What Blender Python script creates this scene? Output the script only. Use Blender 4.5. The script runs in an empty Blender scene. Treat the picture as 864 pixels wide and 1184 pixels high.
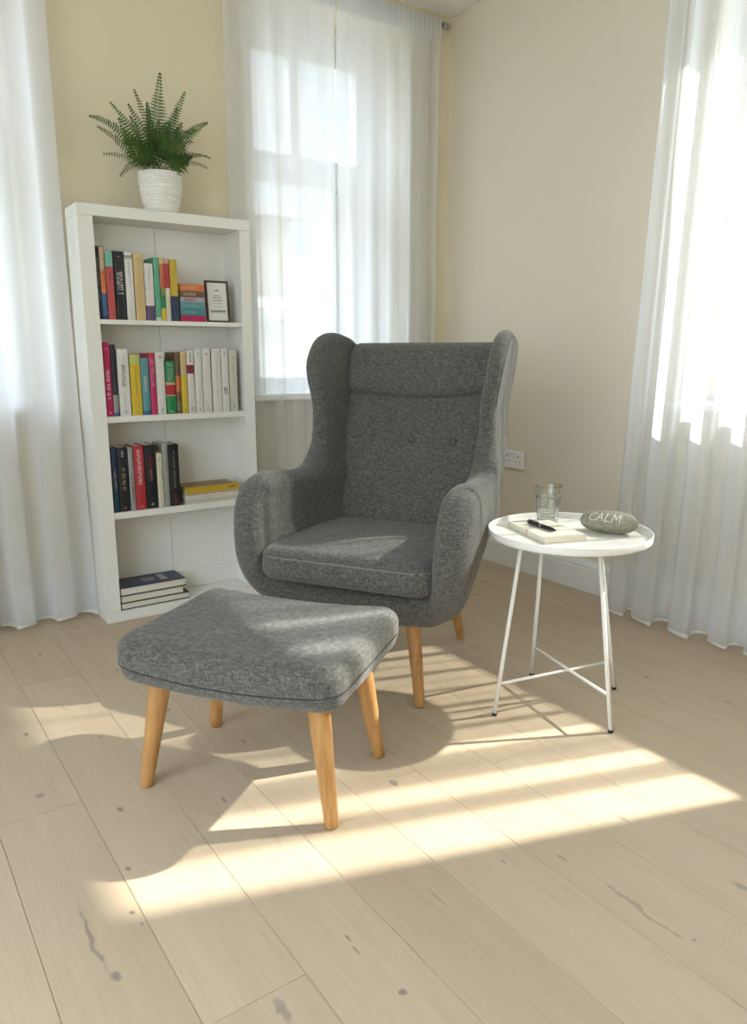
import bpy, bmesh, math, random
import numpy as np
from mathutils import Vector, Matrix
random.seed(7)
PI = math.pi
R = math.radians
sc = bpy.context.scene
col = sc.collection

# ------------------------------------------------------------------ helpers
def link(name, me, mat=None, parent=None, loc=None, rotz=None, smooth=False):
    o = bpy.data.objects.new(name, me); col.objects.link(o)
    if mat is not None:
        for m in (mat if isinstance(mat, (list, tuple)) else [mat]): me.materials.append(m)
    if parent is not None: o.parent = parent
    if loc is not None: o.location = loc
    if rotz is not None: o.rotation_euler = (0, 0, rotz)
    if smooth:
        me.polygons.foreach_set('use_smooth', [True]*len(me.polygons)); me.update()
    return o
def empty(name, loc, rotz=0):
    o = bpy.data.objects.new(name, None); col.objects.link(o)
    o.location = loc; o.rotation_euler = (0, 0, rotz); o.empty_display_size = .1
    return o
def tag(o, label, cat, group=None, kind=None):
    o['label'] = label; o['category'] = cat
    if group: o['group'] = group
    if kind: o['kind'] = kind
    return o
def struct(o, label=None):
    o['kind'] = 'structure'
    if label: o['label'] = label; o['category'] = label.split()[-1] if False else o.name.split('_')[0].split('.')[0]
    return o

class MB:
    """collects shapes and links them as one mesh"""
    def __init__(s): s.v = []; s.f = []; s.mi = []; s.sm = []
    def add(s, v, f, mi=0, sm=False):
        n = len(s.v); s.v += [tuple(p) for p in v]; s.f += [[i+n for i in q] for q in f]
        s.mi += [mi]*len(f); s.sm += [sm]*len(f)
    def box(s, a, b, bev=0, mi=0, M=None):
        bm = bmesh.new(); bmesh.ops.create_cube(bm, size=1)
        for v in bm.verts:
            for k in range(3): v.co[k] = a[k] + (v.co[k]+.5)*(b[k]-a[k])
        if bev: bmesh.ops.bevel(bm, geom=list(bm.edges), offset=bev, segments=2, profile=.7, affect='EDGES')
        if M is not None: bm.transform(M)
        bm.verts.index_update()
        s.add([v.co[:] for v in bm.verts], [[v.index for v in f.verts] for f in bm.faces], mi); bm.free()
    def tube(s, pts, r, n=10, mi=0, caps=True, sm=True):
        pts = [Vector(p) for p in pts]; rr = r if isinstance(r, (list, tuple)) else [r]*len(pts)
        V = []; F = []; up = None
        for i, p in enumerate(pts):
            t = (pts[min(i+1, len(pts)-1)]-pts[max(i-1, 0)]).normalized()
            if up is None:
                up = Vector((0, 0, 1)) if abs(t.z) < .9 else Vector((1, 0, 0))
            a = up - t*up.dot(t)
            a.normalize(); up = a; b = t.cross(a)
            for k in range(n):
                c = 2*PI*k/n; V.append(p + (a*math.cos(c)+b*math.sin(c))*rr[i])
        for i in range(len(pts)-1):
            for k in range(n):
                F.append([i*n+k, i*n+(k+1) % n, (i+1)*n+(k+1) % n, (i+1)*n+k])
        s.add(V, F, mi, sm)
        if caps:
            m = len(pts)-1
            s.add(V[:n], [list(range(n))[::-1]], mi); s.add(V[m*n:], [list(range(n))], mi)
    def lathe(s, prof, n=48, c=(0, 0, 0), mi=0, closed=False):
        V = []; F = []
        for (r, z) in prof:
            for k in range(n):
                a = 2*PI*k/n; V.append((c[0]+r*math.cos(a), c[1]+r*math.sin(a), c[2]+z))
        m = len(prof)
        for i in range(m if closed else m-1):
            j = (i+1) % m
            for k in range(n): F.append([i*n+k, i*n+(k+1) % n, j*n+(k+1) % n, j*n+k])
        s.add(V, F, mi, True)
    def build(s, name, mat=None, parent=None, loc=None, rotz=None):
        me = bpy.data.meshes.new(name); me.from_pydata(s.v, [], s.f)
        if not isinstance(mat, (list, tuple)): mat = [mat] if mat else []
        for m in mat: me.materials.append(m)
        me.polygons.foreach_set('material_index', s.mi); me.polygons.foreach_set('use_smooth', s.sm)
        me.update()
        bm = bmesh.new(); bm.from_mesh(me); bmesh.ops.remove_doubles(bm, verts=bm.verts, dist=1e-6)
        bmesh.ops.recalc_face_normals(bm, faces=bm.faces); bm.to_mesh(me); bm.free()
        return link(name, me, None, parent, loc, rotz)

# ------------------------------------------------------------------ materials
def newmat(name):
    m = bpy.data.materials.new(name); m.use_nodes = True
    nt = m.node_tree; nt.nodes.clear()
    out = nt.nodes.new('ShaderNodeOutputMaterial')
    return m, nt, out
def N(nt, t, **k):
    n = nt.nodes.new(t)
    for a, b in k.items():
        if a in n.inputs.keys() if hasattr(n.inputs, 'keys') else False: n.inputs[a].default_value = b
        else: setattr(n, a, b)
    return n
def pbr(name, c, rough=.5, var=0, scale=20, bump=0, bscale=200, **kw):
    m, nt, out = newmat(name)
    p = nt.nodes.new('ShaderNodeBsdfPrincipled'); nt.links.new(p.outputs[0], out.inputs[0])
    p.inputs['Base Color'].default_value = (*c, 1); p.inputs['Roughness'].default_value = rough
    for k, v in kw.items(): p.inputs[k].default_value = v
    tc = nt.nodes.new('ShaderNodeTexCoord')
    if var:
        n = nt.nodes.new('ShaderNodeTexNoise'); n.inputs['Scale'].default_value = scale; n.inputs['Detail'].default_value = 4
        nt.links.new(tc.outputs['Object'], n.inputs['Vector'])
        mx = nt.nodes.new('ShaderNodeMix'); mx.data_type = 'RGBA'
        mx.inputs[6].default_value = (*[x*(1-var) for x in c], 1); mx.inputs[7].default_value = (*[min(1, x*(1+var)) for x in c], 1)
        nt.links.new(n.outputs[0], mx.inputs[0]); nt.links.new(mx.outputs[2], p.inputs['Base Color'])
    if bump:
        n = nt.nodes.new('ShaderNodeTexNoise'); n.inputs['Scale'].default_value = bscale; n.inputs['Detail'].default_value = 3
        nt.links.new(tc.outputs['Object'], n.inputs['Vector'])
        b = nt.nodes.new('ShaderNodeBump'); b.inputs['Strength'].default_value = bump; b.inputs['Distance'].default_value = .002
        nt.links.new(n.outputs[0], b.inputs['Height']); nt.links.new(b.outputs[0], p.inputs['Normal'])
    return m

M_wall = pbr('wall_paint', (.74, .665, .50), .85, var=.015, scale=3, bump=.08, bscale=350)
M_wallB = pbr('wall_paint_right', (.715, .66, .535), .85, var=.015, scale=3, bump=.08, bscale=350)
M_ceil = pbr('ceiling_paint', (.82, .81, .77), .9, var=.01)
M_trim = pbr('trim_gloss_white', (.80, .80, .78), .35, var=.01)
M_shelf = pbr('white_furniture_board', (.78, .775, .73), .42, var=.015, scale=8)
M_upvc = pbr('window_frame_white', (.80, .81, .82), .35, var=.01)
M_tablew = pbr('white_powder_coat', (.82, .81, .77), .38, var=.01)
M_rubber = pbr('black_rubber', (.02, .02, .02), .7, var=.1)
M_steel = pbr('brushed_steel', (.45, .44, .40), .3, var=.1, Metallic=1.0)
M_pot = pbr('white_glazed_ceramic', (.80, .79, .76), .25, var=.02)
M_soil = pbr('dark_soil', (.03, .022, .015), .95, var=.4, scale=90, bump=.8)
M_black = pbr('black_plastic', (.012, .012, .013), .3, var=.1)
M_socket = pbr('white_socket_plastic', (.80, .79, .78), .35, var=.01)
M_hole = pbr('dark_slot', (.02, .02, .02), .6, var=.1)
M_paper = pbr('page_paper', (.72, .68, .58), .8, var=.08, scale=300)
M_white_ink = pbr('white_paint_marks', (.82, .82, .78), .6, var=.02)
M_seam = pbr('seam_thread', (.035, .035, .033), .9, var=.2)
M_seaml = pbr('seam_piping_light', (.22, .215, .195), .9, var=.2, scale=400)

def fabric():
    m, nt, out = newmat('grey_tweed_fabric')
    p = nt.nodes.new('ShaderNodeBsdfPrincipled'); nt.links.new(p.outputs[0], out.inputs[0])
    p.inputs['Roughness'].default_value = .95
    p.inputs['Sheen Weight'].default_value = .18; p.inputs['Sheen Roughness'].default_value = .6
    p.inputs['Specular IOR Level'].default_value = .15
    tc = nt.nodes.new('ShaderNodeTexCoord')
    def ns(scl, det, sx, sy, sz, rough=.5):
        mp = nt.nodes.new('ShaderNodeMapping'); mp.inputs['Scale'].default_value = (sx, sy, sz)
        nt.links.new(tc.outputs['Object'], mp.inputs[0])
        n = nt.nodes.new('ShaderNodeTexNoise'); n.inputs['Scale'].default_value = scl; n.inputs['Detail'].default_value = det
        n.inputs['Roughness'].default_value = rough
        nt.links.new(mp.outputs[0], n.inputs['Vector']); return n.outputs[0]
    a = ns(330, 1, 1, 1, .22); b = ns(330, 1, .22, .22, 1.0); c = ns(700, 1, 1, 1, 1)
    def mth(op, x, y):
        q = nt.nodes.new('ShaderNodeMath'); q.operation = op
        for i, z in enumerate((x, y)):
            if isinstance(z, (int, float)): q.inputs[i].default_value = z
            else: nt.links.new(z, q.inputs[i])
        return q.outputs[0]
    s = mth('ADD', mth('MULTIPLY', mth('ADD', a, b), .36), mth('MULTIPLY', c, .28))
    r = nt.nodes.new('ShaderNodeValToRGB'); nt.links.new(s, r.inputs[0])
    r.color_ramp.elements[0].position = .36; r.color_ramp.elements[0].color = (.050, .050, .045, 1)
    r.color_ramp.elements[1].position = .66; r.color_ramp.elements[1].color = (.20, .196, .176, 1)
    e = r.color_ramp.elements.new(.51); e.color = (.098, .097, .089, 1)
    nt.links.new(r.outputs[0], p.inputs['Base Color'])
    bp = nt.nodes.new('ShaderNodeBump'); bp.inputs['Strength'].default_value = .5; bp.inputs['Distance'].default_value = .0015
    nt.links.new(s, bp.inputs['Height']); nt.links.new(bp.outputs[0], p.inputs['Normal'])
    return m
M_fab = fabric()

def wood(name, c1, c2):
    m, nt, out = newmat(name)
    p = nt.nodes.new('ShaderNodeBsdfPrincipled'); nt.links.new(p.outputs[0], out.inputs[0])
    p.inputs['Roughness'].default_value = .38
    tc = nt.nodes.new('ShaderNodeTexCoord'); mp = nt.nodes.new('ShaderNodeMapping')
    mp.inputs['Scale'].default_value = (60, 60, 4); nt.links.new(tc.outputs['Object'], mp.inputs[0])
    n = nt.nodes.new('ShaderNodeTexNoise'); n.inputs['Scale'].default_value = 1.4; n.inputs['Detail'].default_value = 5
    n.inputs['Distortion'].default_value = .6
    nt.links.new(mp.outputs[0], n.inputs['Vector'])
    r = nt.nodes.new('ShaderNodeValToRGB'); nt.links.new(n.outputs[0], r.inputs[0])
    r.color_ramp.elements[0].position = .3; r.color_ramp.elements[0].color = (*c1, 1)
    r.color_ramp.elements[1].position = .7; r.color_ramp.elements[1].color = (*c2, 1)
    nt.links.new(r.outputs[0], p.inputs['Base Color'])
    return m
M_leg = wood('oak_leg_wood', (.36, .175, .055), (.52, .29, .105))

def sheer(nm, TR):
    m, nt, out = newmat(nm)
    d = nt.nodes.new('ShaderNodeBsdfDiffuse'); d.inputs[0].default_value = (.85, .865, .885, 1)
    t = nt.nodes.new('ShaderNodeBsdfTranslucent'); t.inputs[0].default_value = (.85, .865, .885, 1)
    tr = nt.nodes.new('ShaderNodeBsdfTransparent')
    a = nt.nodes.new('ShaderNodeMixShader'); a.inputs[0].default_value = .55
    nt.links.new(d.outputs[0], a.inputs[1]); nt.links.new(t.outputs[0], a.inputs[2])
    lw = nt.nodes.new('ShaderNodeLayerWeight'); lw.inputs[0].default_value = .5
    mr = nt.nodes.new('ShaderNodeMapRange'); mr.inputs['From Min'].default_value = 0; mr.inputs['From Max'].default_value = .85
    mr.inputs['To Min'].default_value = TR; mr.inputs['To Max'].default_value = TR*.3
    nt.links.new(lw.outputs['Facing'], mr.inputs[0])
    # open weave: a very fine mesh of threads
    tc = nt.nodes.new('ShaderNodeTexCoord'); n = nt.nodes.new('ShaderNodeTexNoise')
    mp = nt.nodes.new('ShaderNodeMapping'); mp.inputs['Scale'].default_value = (1, 1, .12)
    nt.links.new(tc.outputs['Object'], mp.inputs[0]); nt.links.new(mp.outputs[0], n.inputs['Vector'])
    n.inputs['Scale'].default_value = 160; n.inputs['Detail'].default_value = 2
    m1 = nt.nodes.new('ShaderNodeMath'); m1.operation = 'MULTIPLY_ADD'; m1.inputs[1].default_value = .05; m1.inputs[2].default_value = -.025
    nt.links.new(n.outputs[0], m1.inputs[0])
    m2 = nt.nodes.new('ShaderNodeMath'); m2.operation = 'ADD'; m2.use_clamp = True
    nt.links.new(m1.outputs[0], m2.inputs[0]); nt.links.new(mr.outputs[0], m2.inputs[1])
    b = nt.nodes.new('ShaderNodeMixShader'); nt.links.new(m2.outputs[0], b.inputs[0])
    nt.links.new(a.outputs[0], b.inputs[1]); nt.links.new(tr.outputs[0], b.inputs[2])
    nt.links.new(b.outputs[0], out.inputs[0])
    return m
M_sheer = sheer('white_sheer_voile', .21); M_sheerB = sheer('white_sheer_voile_thin', .42)
def hemmat():
    m, nt, out = newmat('voile_hem')
    d = nt.nodes.new('ShaderNodeBsdfDiffuse'); d.inputs[0].default_value = (.86, .86, .84, 1)
    t = nt.nodes.new('ShaderNodeBsdfTranslucent'); t.inputs[0].default_value = (.86, .86, .84, 1)
    a = nt.nodes.new('ShaderNodeMixShader'); a.inputs[0].default_value = .45
    n = nt.nodes.new('ShaderNodeTexNoise'); n.inputs['Scale'].default_value = 200
    nt.links.new(d.outputs[0], a.inputs[1]); nt.links.new(t.outputs[0], a.inputs[2]); nt.links.new(a.outputs[0], out.inputs[0])
    return m
M_hem = hemmat()
def pane_mat():
    m, nt, out = newmat('window_glass')
    tr = nt.nodes.new('ShaderNodeBsdfTransparent'); tr.inputs[0].default_value = (.95, .97, .96, 1)
    g = nt.nodes.new('ShaderNodeBsdfGlossy'); g.inputs['Roughness'].default_value = .02
    a = nt.nodes.new('ShaderNodeMixShader'); a.inputs[0].default_value = .05
    nt.links.new(tr.outputs[0], a.inputs[1]); nt.links.new(g.outputs[0], a.inputs[2]); nt.links.new(a.outputs[0], out.inputs[0])
    return m
M_pane = pane_mat()
def glass_mat(name, ior, c=(1, 1, 1)):
    m, nt, out = newmat(name)
    g = nt.nodes.new('ShaderNodeBsdfGlass'); g.inputs['IOR'].default_value = ior; g.inputs['Roughness'].default_value = 0
    g.inputs[0].default_value = (*c, 1); nt.links.new(g.outputs[0], out.inputs[0]); return m
M_glass = glass_mat('clear_tumbler_glass', 1.45, (.97, .98, .97)); M_water = glass_mat('drinking_water', 1.33)

# ------------------------------------------------------------------ floor
def floor_mat():
    m, nt, out = newmat('pale_oak_boards')
    p = nt.nodes.new('ShaderNodeBsdfPrincipled'); nt.links.new(p.outputs[0], out.inputs[0])
    L = nt.links.new
    at = nt.nodes.new('ShaderNodeAttribute'); at.attribute_name = 'rnd'
    tc = nt.nodes.new('ShaderNodeTexCoord')
    off = nt.nodes.new('ShaderNodeVectorMath'); off.operation = 'ADD'
    sc_ = nt.nodes.new('ShaderNodeVectorMath'); sc_.operation = 'SCALE'; sc_.inputs[3].default_value = 37.0
    L(at.outputs['Color'], sc_.inputs[0]); L(tc.outputs['Object'], off.inputs[0]); L(sc_.outputs[0], off.inputs[1])
    def noise(scale, sx, sy, det=4, dist=0, rough=.5):
        mp = nt.nodes.new('ShaderNodeMapping'); mp.inputs['Scale'].default_value = (sx, sy, 1); L(off.outputs[0], mp.inputs[0])
        n = nt.nodes.new('ShaderNodeTexNoise'); n.inputs['Scale'].default_value = scale; n.inputs['Detail'].default_value = det
        n.inputs['Distortion'].default_value = dist; n.inputs['Roughness'].default_value = rough
        L(mp.outputs[0], n.inputs['Vector']); return n.outputs[0]
    def mth(op, x, y, z=None, cl=False):
        q = nt.nodes.new('ShaderNodeMath'); q.operation = op; q.use_clamp = cl
        for i, w in enumerate((x, y, z)):
            if w is None: continue
            if isinstance(w, (int, float)): q.inputs[i].default_value = w
            else: L(w, q.inputs[i])
        return q.outputs[0]
    def mix(f, a, b):
        q = nt.nodes.new('ShaderNodeMix'); q.data_type = 'RGBA'
        if isinstance(f, (int, float)): q.inputs[0].default_value = f
        else: L(f, q.inputs[0])
        for i, w in ((6, a), (7, b)):
            if isinstance(w, tuple): q.inputs[i].default_value = (*w, 1)
            else: L(w, q.inputs[i])
        return q.outputs[2]
    g1 = noise(1, 14, 1.2, 6, 1.2); g2 = noise(1, 160, 7, 3, .3, .6); g3 = noise(1, 3.5, 1.1, 3)
    sp = nt.nodes.new('ShaderNodeSeparateColor'); L(at.outputs['Color'], sp.inputs[0])
    base = mix(sp.outputs[0], (.43, .335, .232), (.50, .395, .28))
    c = mix(mth('MULTIPLY', g1, .75), base, (.62, .505, .375))
    ln = mth('GREATER_THAN', g2, .60)
    mr = nt.nodes.new('ShaderNodeMapRange'); mr.inputs[1].default_value = .48; mr.inputs[2].default_value = .74; mr.inputs[4].default_value = .26
    L(g2, mr.inputs[0]); c = mix(mr.outputs[0], c, (.36, .27, .18))
    mr3 = nt.nodes.new('ShaderNodeMapRange'); mr3.inputs[1].default_value = .5; mr3.inputs[2].default_value = .8; mr3.inputs[4].default_value = .35
    L(g3, mr3.inputs[0]); c = mix(mr3.outputs[0], c, (.44, .34, .24))
    # knots and cracks: world-fixed dark stains in the wood
    sx = nt.nodes.new('ShaderNodeSeparateXYZ'); L(tc.outputs['Object'], sx.inputs[0])
    wob = nt.nodes.new('ShaderNodeTexNoise'); wob.inputs['Scale'].default_value = 60; L(tc.outputs['Object'], wob.inputs[0])
    wob2 = nt.nodes.new('ShaderNodeTexNoise'); wob2.inputs['Scale'].default_value = 9; L(tc.outputs['Object'], wob2.inputs[0])
    tot = None
    for (kx, ky, rx, ry, s) in KN:
        dx = mth('DIVIDE', mth('ADD', mth('SUBTRACT', sx.outputs[0], kx), mth('MULTIPLY', mth('SUBTRACT', wob2.outputs[0], .5), .05 if ry > .04 else 0)), rx)
        dy = mth('DIVIDE', mth('SUBTRACT', sx.outputs[1], ky), ry)
        d2 = mth('ADD', mth('MULTIPLY', dx, dx), mth('MULTIPLY', dy, dy))
        w = mth('MULTIPLY', mth('SUBTRACT', mth('MULTIPLY', wob.outputs[0], 2.6), d2, cl=True), s)
        tot = w if tot is None else mth('MAXIMUM', tot, w)
    c = mix(tot, c, (.13, .12, .12))
    # scattered small knots
    mp = nt.nodes.new('ShaderNodeMapping'); mp.inputs['Scale'].default_value = (5, 2.4, 1); L(off.outputs[0], mp.inputs[0])
    vo = nt.nodes.new('ShaderNodeTexVoronoi'); vo.inputs['Scale'].default_value = 1; L(mp.outputs[0], vo.inputs['Vector'])
    vr = nt.nodes.new('ShaderNodeMapRange'); vr.inputs[1].default_value = .075; vr.inputs[2].default_value = .02; vr.inputs[4].default_value = .32
    L(mth('ADD', vo.outputs['Distance'], mth('MULTIPLY', mth('SUBTRACT', wob.outputs[0], .5), .06)), vr.inputs[0])
    c = mix(vr.outputs[0], c, (.20, .16, .125))
    L(c, p.inputs['Base Color'])
    p.inputs['Roughness'].default_value = .5; p.inputs['Specular IOR Level'].default_value = .35
    bp = nt.nodes.new('ShaderNodeBump'); bp.inputs['Strength'].default_value = .18; bp.inputs['Distance'].default_value = .001
    L(g2, bp.inputs['Height']); L(bp.outputs[0], p.inputs['Normal'])
    return m

# camera (matches the photograph's perspective)
FPX = 865.0; PITCH = math.atan(182/865); AZ = R(55.1); CH = 1.05
cam = bpy.data.cameras.new('camera'); camo = bpy.data.objects.new('camera', cam); col.objects.link(camo)
cam.sensor_fit = 'VERTICAL'; cam.sensor_height = 24; cam.lens = 24*FPX/1184
cam.clip_start = .05; cam.clip_end = 200
camo.location = (0, 0, CH); camo.rotation_euler = (PI/2-PITCH, 0, AZ-PI/2)
sc.camera = camo
fwh = np.array([math.cos(AZ), math.sin(AZ), 0]); upv = np.array([0, 0, 1.]); rt = np.cross(fwh, upv)
Fv = fwh*math.cos(PITCH)-upv*math.sin(PITCH); Uv = np.cross(rt, Fv)
def floor_pt(px, py, z=0):
    d = Fv+rt*(px-432)/FPX-Uv*(py-592)/FPX; t = (z-CH)/d[2]; return d[0]*t, d[1]*t
KN = []
for px, py, rx, ry, s in [(47,920,.010,.013,.5),(139,936,.007,.012,.65),(148,1005,.006,.009,.6),(153,1055,.005,.007,.75),(134,1129,.009,.012,.6),(108,1085,.0045,.10,.5),(164,1068,.003,.004,.6),
        (259,925,.004,.018,.55),(320,993,.006,.013,.3),(403,1085,.003,.012,.6),(412,1099,.003,.012,.5),(327,1168,.010,.028,.45),
        (455,905,.010,.015,.6),(466,1147,.007,.008,.7),(505,1037,.0028,.03,.28),(582,996,.003,.009,.5),(575,844,.003,.008,.4),(650,992,.005,.014,.45),(718,945,.008,.022,.4),(740,1050,.005,.10,.38),(803,1087,.003,.004,.6),
        (857,1025,.008,.020,.4),(748,783,.008,.012,.5),(655,698,.007,.009,.6),(669,716,.003,.018,.45),(790,805,.003,.06,.32),(842,812,.006,.012,.4),(845,785,.003,.015,.35),
        (30,849,.007,.010,.7),(46,757,.007,.011,.55),(73,728,.006,.008,.45),(74,819,.003,.012,.4),(117,852,.004,.007,.5),(136,775,.007,.009,.5),(195,821,.007,.009,.6),(282,857,.004,.014,.5),(604,730,.005,.012,.3),(549,676,.007,.008,.4),(520,640,.003,.008,.4),(640,780,.004,.014,.3)]:
    x, y = floor_pt(px, py); KN.append((x, y, rx, ry, s))

X0, X1, Y0, Y1, ZC = -1.7, 2.655, -1.9, 3.14, 2.67
GX0, GY0, GX1, GY1 = X0-.4, Y0-.4, X1+.4, Y1+.4
rows = {}
W = .1852; x = .165-W*14
me = bpy.data.meshes.new('floor'); V = []; Fc = []; cols = []
i = 0
rr = random.Random(3)
while x < X1+.02:
    key = round((x-.165)/W)
    y = {0: 1.728-2.2*2, 1: .972-1.52*3, 4: 1.375-2.2*2, 2: .2-2.2, 3: -.9, 5: -.35}.get(key, Y0-rr.uniform(0.1, 2.0))
    ln = {1: 1.52}.get(key, 2.2)
    while y < Y1+.3:
        a = max(x, X0-.3); b = min(x+W, X1+.15); ya = max(y, Y0-.3); yb = min(y+ln, Y1+.3)
        if b > a and yb > ya:
            g = .0009; n = len(V); h = .0025
            V += [(a+g, ya+g, 0), (b-g, ya+g, 0), (b-g, yb-g, 0), (a+g, yb-g, 0), (a, ya, -h), (b, ya, -h), (b, yb, -h), (a, yb, -h)]
            Fc += [(n, n+1, n+2, n+3), (n, n+4, n+5, n+1), (n+1, n+5, n+6, n+2), (n+2, n+6, n+7, n+3), (n+3, n+7, n+4, n)]
            cc = (rr.random(), rr.random(), rr.random(), 1); cols += [cc]*20
        y += ln
    x += W
me.from_pydata(V, [], Fc)
ca = me.color_attributes.new('rnd', 'FLOAT_COLOR', 'CORNER')
ca.data.foreach_set('color', [q for c in cols for q in c])
mb = MB()
fl = link('floor', me, floor_mat()); struct(fl)
sub = MB(); sub.box((X0-.3, Y0-.3, -.12), (X1+.15, Y1+.15, -.003)); 
slab = sub.build('floor_underlay', pbr('dark_underlay', (.09, .06, .04), .9, var=.1)); struct(slab)

# ------------------------------------------------------------------ room shell
def wall_y(name, yin, yout, openings, mat, x0=X0-.3, x1=X1+.3):
    """wall lying along x between yin and yout, with openings (x0,x1,z0,z1)"""
    m = MB(); ops = sorted(openings); xs = x0
    for (a, b, c, d) in ops:
        m.box((xs, min(yin, yout), -.1), (a, max(yin, yout), ZC+.1)); 
        m.box((a, min(yin, yout), -.1), (b, max(yin, yout), c)); m.box((a, min(yin, yout), d), (b, max(yin, yout), ZC+.1)); xs = b
    m.box((xs, min(yin, yout), -.1), (x1, max(yin, yout), ZC+.1))
    return struct(m.build(name, mat))
def wall_x(name, xin, xout, openings, mat, y0=Y0-.3, y1=Y1):
    m = MB(); ops = sorted(openings); ys = y0
    for (a, b, c, d) in ops:
        m.box((min(xin, xout), ys, -.1), (max(xin, xout), a, ZC+.1))
        m.box((min(xin, xout), a, -.1), (max(xin, xout), b, c)); m.box((min(xin, xout), a, d), (max(xin, xout), b, ZC+.1)); ys = b
    m.box((min(xin, xout), ys, -.1), (max(xin, xout), y1, ZC+.1))
    return struct(m.build(name, mat))
WA = (1.56, 2.37, .87, 2.55); WL = (-.62, .60, .87, 2.45); WB = (.355, 1.70, .87, 2.42)
TH = .30
wall_y('wall_back', Y1, Y1+TH, [WA, WL], M_wall, X0-.3, X1+.3)
wall_x('wall_right', X1, X1+TH, [WB], M_wallB, Y0-.3, Y1)
WG = (-1.7, 1.6, .12, 2.5)  # opening out of view, added to let fill daylight in
wall_y('wall_front', Y0, Y0-TH, [], M_wall)
wall_x('wall_left', X0, X0-TH, [WG], M_wall)
m = MB(); m.box((X0-.3, Y0-.3, ZC), (X1+.3, Y1+.3, ZC+.15)); struct(m.build('ceiling', M_ceil))

def skirt(name, pts_prof, a, b, nrm):
    """extrude a skirting profile from a to b; nrm points into the room"""
    a = Vector(a); b = Vector(b); n = Vector(nrm); m = MB(); V = []
    for p in (a, b):
        for (d, z) in pts_prof: V.append(p+n*d+Vector((0, 0, z)))
    k = len(pts_prof)
    m.add(V, [[i, (i+1) % k, (i+1) % k+k, i+k] for i in range(k)]+[list(range(k)), list(range(2*k-1, k-1, -1))])
    return struct(m.build(name, M_trim))
PROF = [(0, .001), (.018, .001), (.018, .105), (.014, .112), (.016, .118), (.010, .130), (.005, .138), (.004, .146), (0, .148)]
skirt('baseboard_right', PROF, (X1, Y1, 0), (X1, Y0, 0), (-1, 0, 0))
skirt('baseboard_back', PROF, (X1-.02, Y1, 0), (X0, Y1, 0), (0, -1, 0))

# windows: local frame x along the wall, y outwards, z up
def window(name, o, ang, w, z0, z1, depth, label, trans=None, mull_up=None, low_mull=None, sill=True, sash=True, ft=.055, frr=.055):
    root = empty(name, o, ang); root['kind'] = 'structure'
    yi = depth; yo = depth+.06; fr = .055
    def bar(nm, a, b): 
        m = MB(); m.box(a, b, .004); return m.build(nm, M_upvc, root)
    bar('window_frame', (0, yi, z0), (fr, yo, z1)); bar('window_frame', (w-frr, yi, z0), (w, yo, z1))
    bar('window_frame', (fr, yi, z0), (w-frr, yo, z0+.07)); bar('window_frame', (fr, yi, z1-ft), (w-frr, yo, z1))
    if trans:
        bar('transom', (fr, yi-.005, trans[0]), (w-frr, yo, trans[1]))
        if mull_up: bar('mullion', (mull_up-.022, yi+.002, trans[1]), (mull_up+.022, yo, z1-ft))
        if low_mull: bar('mullion', (low_mull-.02, yi+.002, z0+.07), (low_mull+.02, yo, trans[0]))
        # opening sash of the lower light
        if sash:
         m = MB(); s0, s1, t0, t1 = (low_mull+.02 if low_mull else fr), w-frr, z0+.07, trans[0]
         for a, b in (((s0, yi-.012, t0), (s0+.035, yo, t1)), ((s1-.035, yi-.012, t0), (s1, yo, t1)), ((s0+.035, yi-.012, t0), (s1-.035, yo, t0+.035)), ((s0+.035, yi-.012, t1-.035), (s1-.035, yo, t1))): m.box(a, b, .003)
         m.build('sash', M_upvc, root)
    m = MB(); m.box((fr, yi+.025, z0+.07), (w-frr, yi+.031, z1-ft)); m.build('pane', M_pane, root)
    if sill:
        m = MB(); m.box((-.05, -.045, z0-.028), (w+.05, depth, z0+.002), .006); m.build('window_sill', M_trim, root)
    return root
window('window_1', (WA[0], Y1, 0), 0, WA[1]-WA[0], WA[2], WA[3], .22, '', (1.84, 1.975), .33, .55, ft=.155, frr=.13)
window('window_2', (WL[0], Y1, 0), 0, WL[1]-WL[0], WL[2], WL[3], .16, '', (1.84, 1.975), .5, .5)
window('window_3', (X1, WB[1], 0), -PI/2, WB[1]-WB[0], WB[2], WB[3], .17, '', None, None, None, sash=False)
window('window_4_fill', (X0, WG[0], 0), PI/2, WG[1]-WG[0], WG[2], WG[3], .16, '', (1.84, 1.9), .9, .9)  # unseen large window, added as the main fill light

# ------------------------------------------------------------------ outdoors
mg = MB(); mg.box((-40, -40, -.5), (60, 60, -.35)); struct(mg.build('ground', pbr('outdoor_paving', (.36, .35, .32), .9, var=.2, scale=2)))
house = empty('neighbouring_house', (4.6, 10.5, -.35)); tag(house, 'pale rendered neighbouring house seen through the back window', 'building')
m = MB(); m.box((-7, 0, 0), (1.2, 6, 3.4)); m.build('house_wall', pbr('cream_render', (.36, .33, .28), .9, var=.1, scale=3), house)
m = MB(); m.box((-7.15, -.15, 3.4), (1.35, 6.1, 3.52)); m.build('eaves', pbr('grey_eaves', (.40, .39, .36), .8, var=.05), house)
m = MB(); m.box((1.2, 1, 0), (4.5, 6, 3.0)); m.build('side_extension', pbr('grey_render', (.48, .49, .48), .9, var=.1, scale=3), house)
fence = empty('garden_railing', (4.0, 6.2, -.35)); tag(fence, 'white garden railing outside below the neighbouring house', 'railing')
m = MB(); m.box((-3, 0, 1.80), (3.5, .05, 1.90)); m.build('top_rail', M_upvc, fence)
m = MB(); m.box((-3, 0, 1.02), (3.5, .05, 1.10)); m.build('lower_rail', M_upvc, fence)
for k in range(5):
    m = MB(); m.box((-2.9+k*1.5, .05, 0), (-2.84+k*1.5, .11, 1.9)); m.build('post', M_upvc, fence)
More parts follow.
